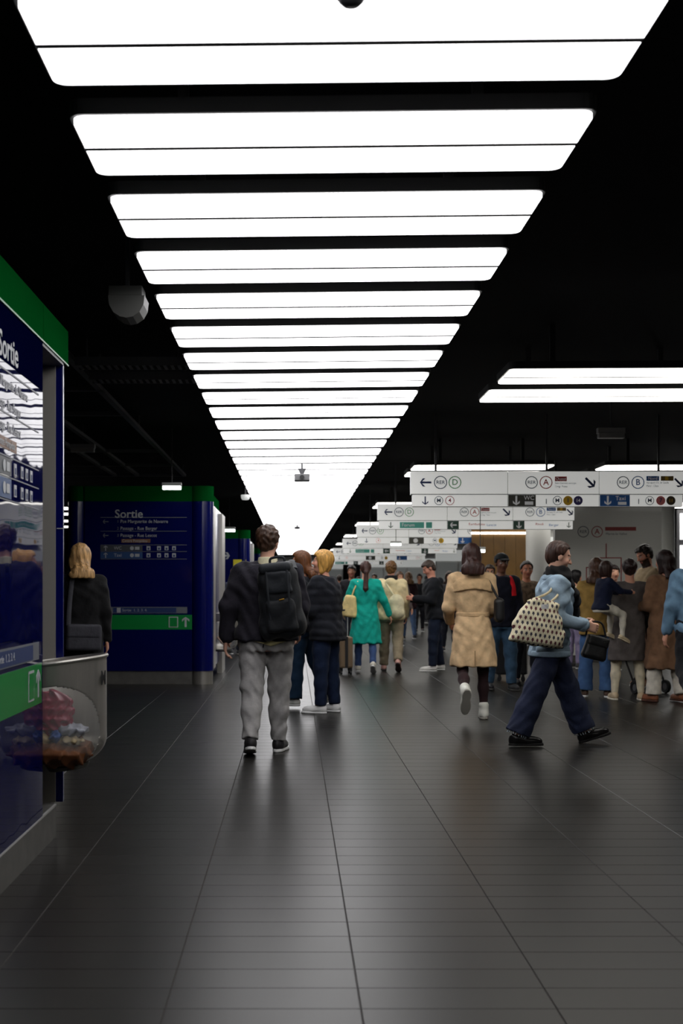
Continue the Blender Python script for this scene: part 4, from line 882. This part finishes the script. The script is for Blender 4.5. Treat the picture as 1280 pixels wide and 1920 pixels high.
# ---- trench coat
tr = make_person('person with dark hair in belted beige trench coat, walking away', fx(886, 12.3), 12.3, 2, 1.70,
    dict(lean=2, side=-1, legL=(-6, 58, 2, -62, 4), legR=(5, 4, 2, 0, 3), armL=(4, 13, 52, -8), armR=(6, 10, 60, -14), head=(6, 6, 0)), ('long', (52, 30, 26), .27, .02), h=.009, w=1.04,
    top=dict(name='trench_coat', col=(196, 166, 128), hem=-.385, hemr=(.236, .185), hipr=(.196, .15), ex=.028, sl=(.072, .062, .054), waist=.11, folds=.006, wr=.003), legs=dict(name='tights', col=(44, 28, 30), r=(.085, .052, .052, .036), ex=.006, wr=.0),
    shoes=dict(col=(214, 210, 198), scol=(150, 147, 138), lace=(235, 235, 230), high=True))
P = tr; s = P.s; mt = cloth((186, 156, 118))
F = Fld(); r0 = [q for q in P.rows(.036, .08, .20)]; r0 = [(a, b, c, d*.925, e*.925) for a, b, c, d, e in r0]; zb = P.hz+.135*s
F.prof([(zb-.024*s, *P.sp(.12)[:2], .170*s, .128*s), (zb+.024*s, *P.sp(.15)[:2], .170*s, .128*s)], k=0, cap=.006); part(F, 'belt', mt, .008, P, P.root)
F = Fld(); F.prof([(P.sp(t)[2], *P.sp(t, 0, -.01)[:2], rx*s, ry*s) for t, rx, ry in ((.36, .212, .158), (.44, .212, .150), (.50, .185, .125))], k=0, cap=.004); F.cut(lambda X, Y, Z: Y+.0); F.cut(lambda X, Y, Z: (P.sp(.36)[2]+.03*np.cos(X*9)-Z)); part(F, 'storm_flap', mt, .009, P, P.root)
F = Fld(); F.prof([(P.sp(.525)[2], *P.sp(.525, 0, -.01)[:2], .098*s, .088*s), (P.sp(.575)[2], *P.sp(.575)[:2], .085*s, .08*s)], k=0, cap=.01); part(F, 'coat_collar', mt, .009, P, P.root)
F = Fld(); F.prof([(P.sp(.55)[2], *P.sp(.55)[:2], .080*s, .076*s), (P.sp(.61)[2], *P.sp(.61, 0, .01)[:2], .074*s, .072*s)], k=.0, cap=.015); F.ell(P.sp(.57, -.085, .0), (.03, .04, .03), None, .02); part(F, 'scarf', cloth((40, 74, 120)), .008, P, P.root)
MB().box(-.004, .004, P.sp(-.38)[1]-.206*s, P.sp(-.38)[1]-.19*s, P.sp(-.37)[2], P.sp(-.22)[2]).obj('back_vent', cloth((150, 124, 92)), P.root, M=P.M)
e = thing_at(P, 'shoulder_bag', P.sp(.02, .26, 0), 'black shoulder bag on the right side of the trench coat wearer', 'bag'); ml = mat('black_leather', (.014, .014, .015), .4, bump=.2, bscale=80)
F = Fld(); F.box(P.sp(.18, .265, .0), (.05, .15, .12), .045, rotm(.1, 0, 0)); part(F, 'bag_body', ml, .009, P, e); strap(P, [P.sp(.28, .255, -.11), P.sp(.50, .15, -.07), P.sp(.545, .13, .02), P.sp(.40, .21, .13), P.sp(.28, .26, .11)], .012, 'strap', ml, e)
# ---- woman in denim jacket, walking to the right
dn = make_person('person in light denim jacket, black scarf and wide dark jeans striding to the right', fx(1032, 10.3), 10.3, 86, 1.70,
    dict(lean=4, legR=(-21, 2, 1, 0, 3), legL=(23, 1, 2, 16, 2), armR=(-5, 9, 80, -10), armL=(6, 8, 70, -4), head=(2, 17, 0), handscale=1.0, curlR=48, curlL=40, palmR=(-1, .2, -.1), palmL=(1, .2, -.1)),
    ('back', (56, 34, 26), .3, .013), skin=(222, 170, 146), lips=(180, 90, 90), h=.0065, w=.98, dep=1.0,
    top=dict(name='denim_jacket', mat=mat('denim_light', srgb((146, 168, 186)), .85, noise=.3, nscale=9, bump=.4, bscale=30), col=(0, 0, 0), hem=-.11, ex=.036, sl=(.064, .060, .053), wr=.0075, flare=.014, mw=.98),
    legs=dict(name='jeans', mat=mat('denim_dark', srgb((27, 36, 64)), .85, noise=.25, nscale=7, bump=.3, bscale=40), col=(0, 0, 0), r=(.098, .096, .098, .104), end=.93, wr=.003), shoes=dict(col=(18, 17, 18), rough=.22, scol=(16, 15, 15), sole=.022, lace=(150, 140, 120)))
P = dn; s = P.s; mk = cloth((12, 12, 14)); mdn = MATS['denim_light']
for nm in 'RL':
    el, wv = P.J['el'+nm], P.J['wr'+nm]; F = Fld(); F.cone(el+(wv-el)*.80, el+(wv-el)*.99, .060*s, .058*s, 0); ax = nv(wv-el); p0 = el+(wv-el)*.82; p1 = el+(wv-el)*1.02
    F.cut((lambda ax, p0, p1: lambda X, Y, Z: np.maximum(-((X-p0[0])*ax[0]+(Y-p0[1])*ax[1]+(Z-p0[2])*ax[2]), (X-p1[0])*ax[0]+(Y-p1[1])*ax[1]+(Z-p1[2])*ax[2]))(ax, p0, p1)); part(F, 'cuff', mdn, .007, P, P.root)
F = Fld(); F.prof([(P.sp(-.125)[2], *P.sp(-.12, 0, -.006)[:2], .212*s, .172*s), (P.sp(-.075)[2], *P.sp(-.08, 0, -.006)[:2], .212*s, .170*s)], k=0, cap=.012); part(F, 'waistband', mdn, .008, P, P.root)
F = Fld(); F.prof([(P.sp(.515)[2], *P.sp(.515, 0, -.005)[:2], .120*s, .112*s), (P.sp(.565)[2], *P.sp(.565, 0, -.01)[:2], .100*s, .096*s)], k=0, cap=.016); part(F, 'jacket_collar', mdn, .008, P, P.root)
F = Fld(); F.prof([(P.sp(.50)[2], *P.sp(.50, 0, .015)[:2], .118*s, .115*s), (P.sp(.56)[2], *P.sp(.56, 0, .012)[:2], .108*s, .108*s), (P.sp(.64)[2], *P.sp(.63, 0, .012)[:2], .082*s, .085*s)], k=.02, cap=.03); F.chain([P.sp(.53, .03, .10), P.sp(.36, .035, .185), P.sp(.22, .03, .195)], [.06, .05, .05], .03, fl=((0, 1, 0), .45))
F.warp(lambda X, Y, Z: .006*np.sin(Z*70+5*np.sin(X*16)+4*np.sin(Y*14))); part(F, 'scarf', mk, .008, P, P.root)
m = MB()
for k in range(9): m.tube([P.sp(.23, -.012+k*.011, .197), P.sp(.15, -.014+k*.0115, .20)], .0035, 5, False)
m.obj('scarf_fringe', mk, P.root, M=P.M)
for sd in (-1, 1):
    nm = 'L' if sd < 0 else 'R'; kn, an = P.J['knee'+nm], P.J['ank'+nm]; ax = nv(an-kn); c = kn+(an-kn)*.93+ax*.012*s; m = MB()
    for k in range(22):
        a = 2*math.pi*k/22; u = nv(np.cross(ax, (1, 0, 0))); v = np.cross(ax, u); p = c+(u*math.cos(a)+v*math.sin(a))*.083*s; m.tube([p, p+ax*.022+A((random.uniform(-.006, .006), random.uniform(-.006, .006), 0))], .0028, 4, False)
    m.obj('frayed_hem', cloth((170, 180, 190)), P.root, M=P.M)
def patt():
    m = mat('tapestry', srgb((232, 222, 190)), .85, bump=.3, bscale=60); nt = m.node_tree; N = nt.nodes; L = nt.links; b = N['Principled BSDF']
    tc = N.new('ShaderNodeTexCoord'); sp_ = N.new('ShaderNodeSeparateXYZ'); L.new(tc.outputs['Object'], sp_.inputs[0])
    def M_(op, a, bb=None, cc=None):
        n = N.new('ShaderNodeMath'); n.operation = op
        for i, q in enumerate((a, bb, cc)):
            if q is None: continue
            if isinstance(q, (int, float)): n.inputs[i].default_value = q
            else: L.new(q, n.inputs[i])
        return n.outputs[0]
    v = M_('MULTIPLY', sp_.outputs[2], 24.); row = M_('FLOOR', v); od = M_('FLOORED_MODULO', row, 2.)
    u = M_('MULTIPLY_ADD', sp_.outputs[1], 27., M_('MULTIPLY', od, .5)); fu = M_('SUBTRACT', M_('FRACT', u), .5); fv = M_('SUBTRACT', M_('FRACT', v), .5)
    d = M_('SQRT', M_('ADD', M_('MULTIPLY', fu, fu), M_('MULTIPLY', M_('MULTIPLY', fv, fv), .55)))
    pet = M_('LESS_THAN', M_('ADD', d, M_('MULTIPLY', M_('SINE', M_('MULTIPLY', M_('ARCTAN2', fv, fu), 5.)), .05)), .25)
    st_ = M_('LESS_THAN', M_('ABSOLUTE', fu), .035)
    mx = N.new('ShaderNodeMix'); mx.data_type = 'RGBA'; mx.inputs[6].default_value = (*srgb((92, 40, 48)), 1); mx.inputs[7].default_value = (*srgb((52, 48, 62)), 1); L.new(od, mx.inputs[0])
    m1 = N.new('ShaderNodeMix'); m1.data_type = 'RGBA'; m1.inputs[6].default_value = (*srgb((232, 222, 190)), 1); m1.inputs[7].default_value = (*srgb((150, 148, 104)), 1); L.new(st_, m1.inputs[0])
    m2 = N.new('ShaderNodeMix'); m2.data_type = 'RGBA'; L.new(pet, m2.inputs[0]); L.new(m1.outputs[2], m2.inputs[6]); L.new(mx.outputs[2], m2.inputs[7]); L.new(m2.outputs[2], b.inputs['Base Color'])
    return m
c = P.sp(.165, .272, -.185); e = thing_at(P, 'tote_bag', c-A((0, 0, .2)), 'large cream tote bag with dark flower pattern on the denim jacket wearer', 'bag')
F = Fld(); M = rotm(.0, 0, -.06) @ np.array(((1, 0, 0), (0, math.cos(.16), math.sin(.16)), (0, -math.sin(.16), math.cos(.16)))); F.prof([(-.185, 0, 0, .07, .205), (-.16, 0, 0, .095, .222), (-.05, 0, 0, .10, .21), (.08, 0, .005, .075, .165), (.19, 0, .01, .04, .10)], k=0, n=2.6, cap=.02)
F.warp(lambda X, Y, Z: .006*np.sin(Y*30+3*np.sin(Z*18))*np.clip((Z+.05)*5, 0, 1)+.004*np.sin(Z*40+4*np.sin(Y*14)))
o = sobj(F, 'bag_body', patt(), .008, e); TM = P.M @ Matrix.Translation(Vector(c)) @ Matrix([list(r) for r in M]).to_4x4(); place(o, TM)
ms = cloth((206, 194, 160)); 
MB().tube([c+A((-.01, -.09, .17)), P.sp(.42, .22, -.10), P.sp(.545, .145, -.04), P.sp(.53, .12, .03), P.sp(.40, .235, -.03), c+A((.0, .10, .17))], .010, 8, True, (1, 0, 0, .5)).obj('strap', ms, e, M=P.M, smooth=True)
rect_ = MB().box(-.002, .002, -.03, .03, -.018, .018, .001).obj('label_patch', cloth((230, 226, 214)), e); place(rect_, P.M @ Matrix.Translation(Vector(c+A((.068, .03, .13)))))
c = P.J['wrR']*.5+P.J['wrL']*.5+P.J['hdR']*.07+A((.05, .03, -.17)); e = thing_at(P, 'handbag', c-A((0, 0, .13)), 'small black leather handbag held in front of the denim jacket', 'bag')
F = Fld(); F.box(c, (.045, .095, .10), .035, rotm(0, .25, 0), taper=-.12); part(F, 'bag_body', ml, .008, P, e)
F = Fld(); F.box(c+A((.0, .016, .05)), (.049, .09, .045), .02, rotm(0, .25, 0)); part(F, 'flap', ml, .008, P, e)
MB().tube([c+A((0, -.08, .10)), c+A((0, -.05, .20)), c+A((0, .05, .20)), c+A((0, .09, .08))], .008, 8).obj('handle', ml, e, M=P.M, smooth=True)
q_ = MB().box(-.006, .006, -.018, .018, -.012, .012, .003).obj('clasp', mat('chrome', (.7, .7, .68), .15, metal=1), e); place(q_, P.M @ Matrix.Translation(Vector(c+A((.055, .07, .05)))))
# ---- blonde at left
P = make_person('person with straight blonde hair in black coat, standing behind the near bin', fx(152, 11.1), 11.1, -14, 1.66,
    dict(legL=(3, 3, 3, 0, 6), legR=(-3, 3, 3, 0, 6), armL=(5, 8, 35, -4), armR=(-4, 10, 12, 4), head=(22, 2, 0)), ('long', (186, 146, 96), .35, .018), h=.010, w=1.05, dep=1.05,
    top=dict(name='coat', col=(12, 12, 14), hem=-.30, hemr=(.215, .17), hipr=(.195, .15), ex=.03, sl=(.072, .058, .048)), legs=dict(col=(14, 14, 16)), shoes=dict(col=(20, 20, 20), scol=(20, 20, 20)))
e = thing_at(P, 'crossbody_bag', P.sp(-.13, .0, -.24), 'dark grey crossbody bag on the back of the blonde in the black coat', 'bag'); mg = cloth((52, 52, 58), rough=.6)
F = Fld(); F.box(P.sp(-.02, .005, -.215), (.155, .045, .115), .03, rotm(-.1, 0, .03)); part(F, 'bag_body', mg, .009, P, e)
F = Fld(); F.box(P.sp(.04, .005, -.235), (.15, .035, .06), .02, rotm(-.1, 0, .03)); part(F, 'flap', mg, .009, P, e)
strap(P, [P.sp(.08, -.13, -.20), P.sp(.30, -.115, -.165), P.sp(.50, -.09, -.13), P.sp(.545, -.07, -.04), P.sp(.50, -.03, .09)], .020, 'strap', mg, e, (0, 1, 0))
MB().lathe([(.014, -.004), (.020, 0), (.014, .004)], P.sp(.09, -.13, -.215), 14).obj('ring', mat('chrome', (.7, .7, .68), .15, metal=1), e, M=P.M)
# ---- teal coat
te = make_person('person with dark ponytail in bright teal knee-length coat, walking away', fx(685, 18.9), 18.9, 3, 1.64,
    dict(lean=2, legL=(5, 4, 2, 0, 4), legR=(-9, 22, 2, -30, 4), armL=(8, 22, 30, 12), armR=(-4, 24, 18, 20), head=(-4, 3, 0)), ('pony', (60, 34, 28), .36), h=.013, w=1.08,
    top=dict(name='coat', col=(10, 148, 132), hem=-.47, hemr=(.26, .20), hipr=(.21, .165), ex=.036, sl=(.078, .062, .05), folds=.008), legs=dict(name='jeans', col=(52, 72, 112), r=(.09, .065, .056, .052)), shoes=dict(col=(200, 196, 184)))
P = te; e = thing_at(P, 'tote_bag', P.sp(.0, -.24, -.05), 'plain cream tote bag on the shoulder of the teal coat', 'bag'); mc = cloth((216, 186, 128))
F = Fld(); M = rotm(.5, 0, .12); F.box(P.sp(.13, -.255, -.08), (.115, .05, .165), .04, M, taper=-.25); part(F, 'bag_body', mc, .013, P, e); strap(P, [P.sp(.28, -.22, -.11), P.sp(.42, -.17, -.11), P.sp(.54, -.11, -.04), P.sp(.42, -.17, .04), P.sp(.28, -.25, 0)], .012, 'strap', mc, e)
def suitcase(x, y, rz, wx, wy, z0, hz, label, cm, cd_, handle=.95):
    e = empty('suitcase', (x, y, 0), label, 'suitcase', rz=rz); M = W[e].copy()
    def put(mb, nm, m): return mb.obj(nm, m, e, M=M)
    put(MB().box(-wx/2, wx/2, -wy/2, wy/2, z0, z0+hz, .025), 'shell', cm)
    for q in (-.30, .30): put(MB().box(q*wx-.018, q*wx+.018, -wy/2-.006, wy/2+.006, z0+.02, z0+hz-.02, .005), 'rib', cm)
    put(MB().box(-.022, .022, -wy/2-.009, wy/2+.009, z0+.005, z0+hz+.004, .004), 'band', cd_)
    for sx in (-1, 1):
        for sy in (-1, 1):
            put(MB().lathe([(0, -.012), (.028, -.012), (.03, 0), (.028, .012), (0, .012)], (sx*(wx/2-.025), sy*(wy/2-.05), .03), 16, M=Matrix.Rotation(R(90), 4, 'Y')), 'wheel', M_rubber); put(MB().box(sx*(wx/2-.025)-.018, sx*(wx/2-.025)+.018, sy*(wy/2-.05)-.018, sy*(wy/2-.05)+.018, .05, z0+.01, .003), 'wheel_mount', cd_)
    if handle:
        for sx in (-1, 1): put(MB().tube([(sx*.05, wy/2-.05, z0+hz), (sx*.05, wy/2-.05, handle)], .007, 8, False), 'handle_rod', M_lgrey)
        put(MB().tube([(-.065, wy/2-.05, handle), (.065, wy/2-.05, handle)], .014, 8, False), 'handle_grip', M_rubber)
suitcase(fx(647, 18.7), 18.7, R(4), .19, .36, .10, .46, 'small brown suitcase rolling beside the teal coat', mat('case_brown', srgb((128, 108, 84)), .4), M_rubber)
# ---- beige jacket
P = make_person('person in beige jacket and khaki trousers with a black neck scarf, beside the teal coat', fx(733, 19.3), 19.3, 6, 1.665,
    dict(lean=3, legL=(6, 4, 2, 0, 4), legR=(-11, 26, 2, -34, 4), armL=(-8, 8, 12, 2), armR=(5, 10, 18, 2), head=(10, 5, 0)), ('short', (104, 72, 40), .3, .02), h=.013, w=1.08, dep=1.1,
    top=dict(col=(206, 190, 150), hem=-.10, ex=.045, sl=(.08, .07, .055), hood=True), legs=dict(col=(128, 116, 96), r=(.098, .085, .078, .07)), shoes=dict(col=(196, 150, 140), scol=(60, 50, 50)))
F = Fld(); F.prof([(P.sp(.53)[2], *P.sp(.53)[:2], .115, .105), (P.sp(.62)[2], *P.sp(.62)[:2], .09, .09)], k=0, cap=.02); part(F, 'scarf', cloth((14, 15, 18)), .012, P, P.root)
e = thing_at(P, 'sling_bag', P.sp(.05, .08, -.22), 'pale canvas sling bag on the back of the beige jacket', 'bag'); mc2 = cloth((200, 190, 158))
F = Fld(); F.ell(P.sp(.16, .09, -.21), (.12, .06, .15), None, 0); F.ell(P.sp(.02, .10, -.21), (.12, .07, .10), None, .04); part(F, 'bag_body', mc2, .013, P, e); strap(P, [P.sp(.28, .06, -.22), P.sp(.46, -.06, -.16), P.sp(.54, -.08, -.05), P.sp(.47, -.09, .12)], .014, 'strap', mc2, e)
# ---- phone reader
P = make_person('person in black jacket looking down at a phone, white sneakers, facing left', fx(816, 19.4), 19.4, -96, 1.70,
    dict(lean=6, legL=(8, 6, 3, 0, 4), legR=(-6, 4, 3, 0, 4), armL=(14, 6, 82, -10), armR=(12, 8, 80, -10), head=(-4, 30, 0), curlL=50, curlR=50), ('short', (60, 48, 42), .3, .010), skin=(198, 138, 118), h=.013, w=1.08, dep=1.1,
    top=dict(col=(18, 20, 26), hem=-.10, ex=.04, sl=(.08, .068, .055), hood=True), legs=dict(name='jeans', col=(18, 26, 44), r=(.10, .084, .072, .066)), shoes=dict(col=(198, 196, 192)))
e = thing_at(P, 'phone', (P.J['wrL']+P.J['wrR'])/2+P.J['hdL']*.14, 'dark phone held by the person in black jacket', 'phone')
q = (P.J['wrL']+P.J['wrR'])/2+P.J['hdL']*.13; o = MB().box(-.037, .037, -.004, .004, -.075, .075, .003).obj('case', M_rubber, e); place(o, P.M @ Matrix.Translation(Vector(q)) @ Matrix.Rotation(R(-50), 4, 'X'))
o2 = MB().box(-.033, .033, -.0055, -.0045, -.07, .07).obj('screen', mat('screen', (.4, .45, .5), .2, emit=.3), e); place(o2, W[o])
# ---- cap man
P = make_person('person in dark cap and navy jacket with a red strap, facing the viewer', fx(939, 15.8), 15.8, 172, 1.70,
    dict(lean=1, legL=(4, 4, 3, 0, 6), legR=(-5, 5, 3, 0, 6), armL=(4, 10, 14, 3), armR=(0, 10, 12, 3), head=(0, 4, 0)), ('cap', (20, 16, 14)), skin=(112, 74, 56), lips=(100, 60, 50), h=.011, w=1.08, dep=1.08,
    top=dict(col=(22, 24, 36), hem=-.10, ex=.035, sl=(.076, .064, .052), collar=.03), legs=dict(name='jeans', col=(58, 84, 108), r=(.10, .085, .074, .066)), shoes=dict(col=(40, 40, 42), scol=(60, 58, 56)))
F = Fld(); F.ell(P.hl((0, -.012, .05)), A((.094, .112, .085))*P.hs, P.HM, 0); zc = P.hl((0, 0, .05))[2]; F.cut(lambda X, Y, Z: zc-Z); F.ell(P.hl((0, .125, .052)), A((.07, .065, .012))*P.hs, P.HM, .01); part(F, 'cap', cloth((28, 32, 34)), .009, P, P.root)
strap(P, [P.sp(.55, -.09, -.02), P.sp(.53, -.095, .07), P.sp(.42, -.115, .142), P.sp(.30, -.125, .15)], .030, 'jacket_stripe', cloth((200, 26, 36)), P.root, (0, 1, 0), .25)
# ---- woman facing, behind
P = make_person('person with pulled-back hair and patterned brown top, facing the viewer behind the tote', fx(986, 16.6), 16.6, 176, 1.62,
    dict(legL=(3, 3, 3, 0, 6), legR=(-3, 3, 3, 0, 6), armL=(2, 8, 20, 2), armR=(2, 8, 20, 2), head=(0, 3, 0)), ('back', (30, 22, 20)), skin=(186, 124, 96), h=.011,
    top=dict(mat=mat('brown_print_cloth', srgb((112, 92, 72)), .85, noise=.6, nscale=26), col=(0, 0, 0), hem=-.08, ex=.03), legs=dict(col=(30, 32, 40)), shoes=dict(col=(30, 30, 32), scol=(30, 30, 30)))
suitcase(fx(958, 17.4), 17.4, R(80), .26, .42, .09, .60, 'black suitcase standing between the cap wearer and the denim jacket', mat('case_black', (.012, .012, .013), .4), M_rubber, handle=0)
# ---- far woman black hair
P = make_person('person with black hair in cream top, far behind the denim jacket', fx(1077, 20), 20, 60, 1.55, dict(head=(10, 4, 0)), ('bob', (18, 16, 18)), h=.014, top=dict(col=(200, 186, 160), hem=-.12, ex=.03), legs=dict(col=(130, 120, 150)), shoes=dict(col=(60, 60, 60)))
# ---- tan jacket woman in the queue
P = make_person('person with long brown hair in mustard tan jacket and flared blue jeans', fx(1117, 14.8), 14.8, 14, 1.62,
    dict(legL=(2, 2, 4, 0, 5), legR=(-2, 2, 4, 0, 5), armL=(6, 9, 30, -4), armR=(6, 9, 35, -4), head=(-20, 2, 0)), ('long', (74, 48, 34), .34, .02), h=.011, w=1.05,
    top=dict(col=(152, 122, 66), hem=-.13, ex=.035, sl=(.07, .06, .05), flare=.02), legs=dict(name='jeans', col=(62, 92, 134), r=(.096, .082, .086, .102)), shoes=dict(col=(90, 70, 60)))
# ---- grey coat carrying a child
gc = make_person('person with dark hair up in grey coat and cream leggings, carrying a child', fx(1176, 14.4), 14.4, 5, 1.60,
    dict(side=3, legL=(2, 3, 5, 0, 8), legR=(-2, 3, 5, 0, 8), armL=(10, 12, 75, -20), armR=(12, 12, 95, -2), head=(4, 3, 0)), ('bun', (44, 30, 28), .3, .018), h=.011, w=1.12, dep=1.12,
    top=dict(name='coat', col=(82, 76, 74), hem=-.42, hemr=(.225, .185), hipr=(.215, .165), ex=.035, sl=(.078, .064, .052), wr=.003), legs=dict(name='leggings', col=(206, 196, 172), r=(.09, .064, .058, .042), ex=.006, wr=.001), shoes=dict(col=(190, 170, 140), scol=(210, 200, 185), lace=(220, 210, 190)))
P = make_person('small child in navy top and white tights, carried by the grey coat wearer', fx(1128, 14.05), 14.05, 70, .99,
    dict(lean=8, legL=(70, 66, 20, -20, 4), legR=(66, 70, 6, -25, 4), armL=(50, 12, 30, 0), armR=(46, 12, 40, -8), head=(-20, 6, 0), handscale=.95), ('bob', (52, 34, 28), .3, .016), h=.010, w=1.12, dep=1.1, headscale=1.34, lift=.66,
    top=dict(name='sweater', col=(16, 22, 44), hem=-.08, ex=.03, sl=(.07, .062, .052)), legs=dict(name='tights', col=(196, 190, 176), r=(.098, .07, .062, .044), ex=.012, flatcut=False, end=1.), shoes=dict(col=(186, 170, 140), scol=(190, 176, 150)))
# ---- stroller
def stroller(x, y):
    e = empty('stroller', (x, y, 0), 'black folding stroller between the grey coat and the brown coat', 'stroller', rz=R(20)); M = W[e].copy()
    def put(mb, nm, m): return mb.obj(nm, m, e, M=M, smooth=True)
    for sx in (-1, 1):
        put(MB().tube([(sx*.22, .32, .08), (sx*.22, .02, .52), (sx*.22, -.28, .98)], .012, 8, False), 'side_tube', M_rubber); put(MB().tube([(sx*.22, -.25, .09), (sx*.22, .04, .54)], .012, 8, False), 'rear_tube', M_rubber)
        for yy in (.32, -.25):
            w_ = put(MB().lathe([(.045, -.018), (.078, -.02), (.085, 0), (.078, .02), (.045, .018), (.045, -.018)], (sx*.22, yy, .085), 22, M=Matrix.Rotation(R(90), 4, 'Y')), 'wheel', M_rubber); put(MB().lathe([(0, -.012), (.046, -.012), (.046, .012), (0, .012)], (sx*.22, yy, .085), 16, M=Matrix.Rotation(R(90), 4, 'Y')), 'hub', M_mgrey)
    put(MB().tube([(-.22, -.28, .98), (0, -.32, 1.02), (.22, -.28, .98)], .017, 8), 'push_handle', M_rubber)
    F = Fld(); F.box((0, .10, .44), (.19, .19, .05), .04, None); F.box((0, -.08, .66), (.19, .04, .24), .04, rotm(0, -.25, 0), .05); o = sobj(F, 'seat', cloth((20, 20, 22)), .012, e); place(o, M)
    F = Fld(); F.ell((0, -.06, .82), (.22, .22, .2), None, 0); F.cut(lambda X, Y, Z: .80-Z+.3*(Y-.0)); o = sobj(F, 'canopy', cloth((16, 16, 18)), .012, e); place(o, M)
stroller(fx(1196, 15.5), 15.5)
e = empty('soft_bag', (fx(1203, 15.0), 15.0, .42), 'pinkish soft bag hanging from the stroller handle', 'bag')
F = Fld(); F.ell((0, 0, .13), (.085, .06, .16), None, 0); F.warp(lambda X, Y, Z: .006*np.sin(X*60+3*np.sin(Z*20))); sobj(F, 'bag_body', cloth((196, 150, 128)), .01, e, W[e].copy())
MB().tube([(-.05, 0, .26), (-.03, .06, .45), (0, .17, .585), (.03, .06, .45), (.05, 0, .26)], .008, 6).obj('strap', cloth((160, 116, 98)), e, M=W[e].copy())
# ---- bearded man
P = make_person('bearded person with short dark hair looking down, behind the brown coat', fx(1219, 16.3), 16.3, -100, 1.83,
    dict(lean=4, armL=(10, 8, 70, -6), armR=(10, 8, 60, -6), head=(-6, 26, 0)), ('short', (34, 26, 22), .3, .016), skin=(196, 140, 116), beard=(48, 34, 28), h=.011, w=1.05, dep=1.05,
    top=dict(col=(150, 132, 104), hem=-.10, ex=.03), legs=dict(col=(36, 36, 42)), shoes=dict(col=(120, 84, 60)))
# ---- brown coat
P = make_person('person with very long dark hair in long brown coat and white trousers', fx(1247, 14.2), 14.2, -24, 1.69,
    dict(lean=1, legL=(5, 4, 4, 0, 6), legR=(-6, 5, 4, 0, 6), armL=(12, 8, 70, -8), armR=(4, 9, 24, 0), head=(-10, 3, 0)), ('long', (40, 26, 24), .44, .022), h=.011, w=1.05, dep=1.05,
    top=dict(name='coat', col=(118, 88, 66), hem=-.53, hemr=(.25, .20), hipr=(.205, .16), ex=.035, sl=(.074, .062, .052), folds=.008), legs=dict(col=(206, 200, 188), r=(.095, .08, .082, .088)), shoes=dict(col=(128, 78, 54), scol=(80, 50, 40)))
# ---- right edge walker
P = make_person('person in slate blue sweater and black trousers, cut by the right picture edge', fx(1308, 12.0), 12.0, 4, 1.74,
    dict(lean=3, side=0, legL=(-17, 46, 8, -52, 4), legR=(12, 6, 2, 0, 4), armL=(-4, 14, 16, 8), armR=(6, 9, 20, 4), head=(-8, 3, 0)), ('short', (70, 62, 58), .3, .016), h=.009, w=1.1, dep=1.08,
    top=dict(name='sweater', col=(88, 116, 140), hem=-.05, ex=.028, sl=(.078, .064, .052)), legs=dict(col=(16, 17, 22), r=(.10, .08, .066, .052), end=.92), shoes=dict(col=(224, 220, 208), scol=(224, 222, 212), lace=(230, 228, 220), high=True))
# ---- distant people
far = [(766, 31, 0, 1.66, ('long', (120, 88, 58), .3), (48, 26, 32), (70, 90, 120), 'distant person in maroon coat and jeans beside the beige jacket'),
       (786, 36, 180, 1.66, ('short', (40, 32, 28)), (20, 20, 24), (24, 24, 30), 'distant person in black left of the phone reader'),
       (659, 24, 175, 1.70, ('short', (30, 24, 22)), (22, 22, 26), (30, 34, 44), 'person in black far behind the blonde bob, facing the viewer'),
       (748, 27, 170, 1.62, ('bob', (92, 70, 54)), (70, 60, 58), (40, 44, 60), 'distant person with brown bob right of the beige jacket'),
       (842, 25, 185, 1.60, ('long', (50, 36, 30), .3), (40, 38, 44), (36, 38, 48), 'distant person with dark long hair between phone reader and trench coat'),
       (918, 20, 178, 1.64, ('short', (44, 32, 26)), (60, 52, 48), (40, 44, 56), 'person with brown hair half hidden behind the cap wearer'),
       (636, 40, 0, 1.68, ('short', (40, 30, 24)), (60, 62, 70), (40, 44, 54), 'tiny distant person in grey near the hall end'),
       (672, 44, 180, 1.66, ('short', (36, 28, 24)), (90, 70, 60), (34, 36, 46), 'tiny distant person in brown near the hall end'),
       (702, 38, 180, 1.70, ('short', (30, 24, 22)), (28, 30, 40), (30, 32, 42), 'tiny distant person in navy behind the teal coat'),
       (725, 46, 0, 1.64, ('bob', (110, 84, 60)), (150, 140, 128), (44, 48, 60), 'tiny distant person in pale jacket near the hall end'),
       (800, 45, 0, 1.70, ('short', (30, 24, 22)), (44, 46, 56), (28, 30, 38), 'tiny distant person in slate grey behind the phone reader'),
       (602, 34, 180, 1.70, ('short', (40, 30, 24)), (36, 38, 48), (34, 36, 48), 'distant person in dark blue behind the blonde bob'),
       (440, 24, 0, 1.66, ('short', (150, 116, 66)), (70, 74, 92), (40, 44, 58), 'person with fair hair between backpack wearer and far kiosk'),
       (1150, 19, 184, 1.62, ('short', (36, 28, 26)), (66, 60, 70), (44, 46, 60), 'person in dim grey behind the child and grey coat')]
random.seed(9)
for px, Y, phi, H, hr, tc_, lc, lb in far:
    sw = random.choice((-1, 1))*random.uniform(6, 15)
    make_person(lb, fx(px, Y), Y, phi+random.uniform(-12, 12), H, dict(lean=2, legL=(sw, 8, 2, 0, 4), legR=(-sw, 10, 2, 0, 4), armL=(-sw, 9, 15, 3), armR=(sw, 9, 15, 3)), hr, h=.017 if Y < 30 else .022,
        skin=random.choice(((206, 156, 130), (190, 140, 112), (160, 112, 88))), top=dict(col=tc_, hem=-.12, ex=.034), legs=dict(col=lc), shoes=dict(col=(60, 60, 62)))
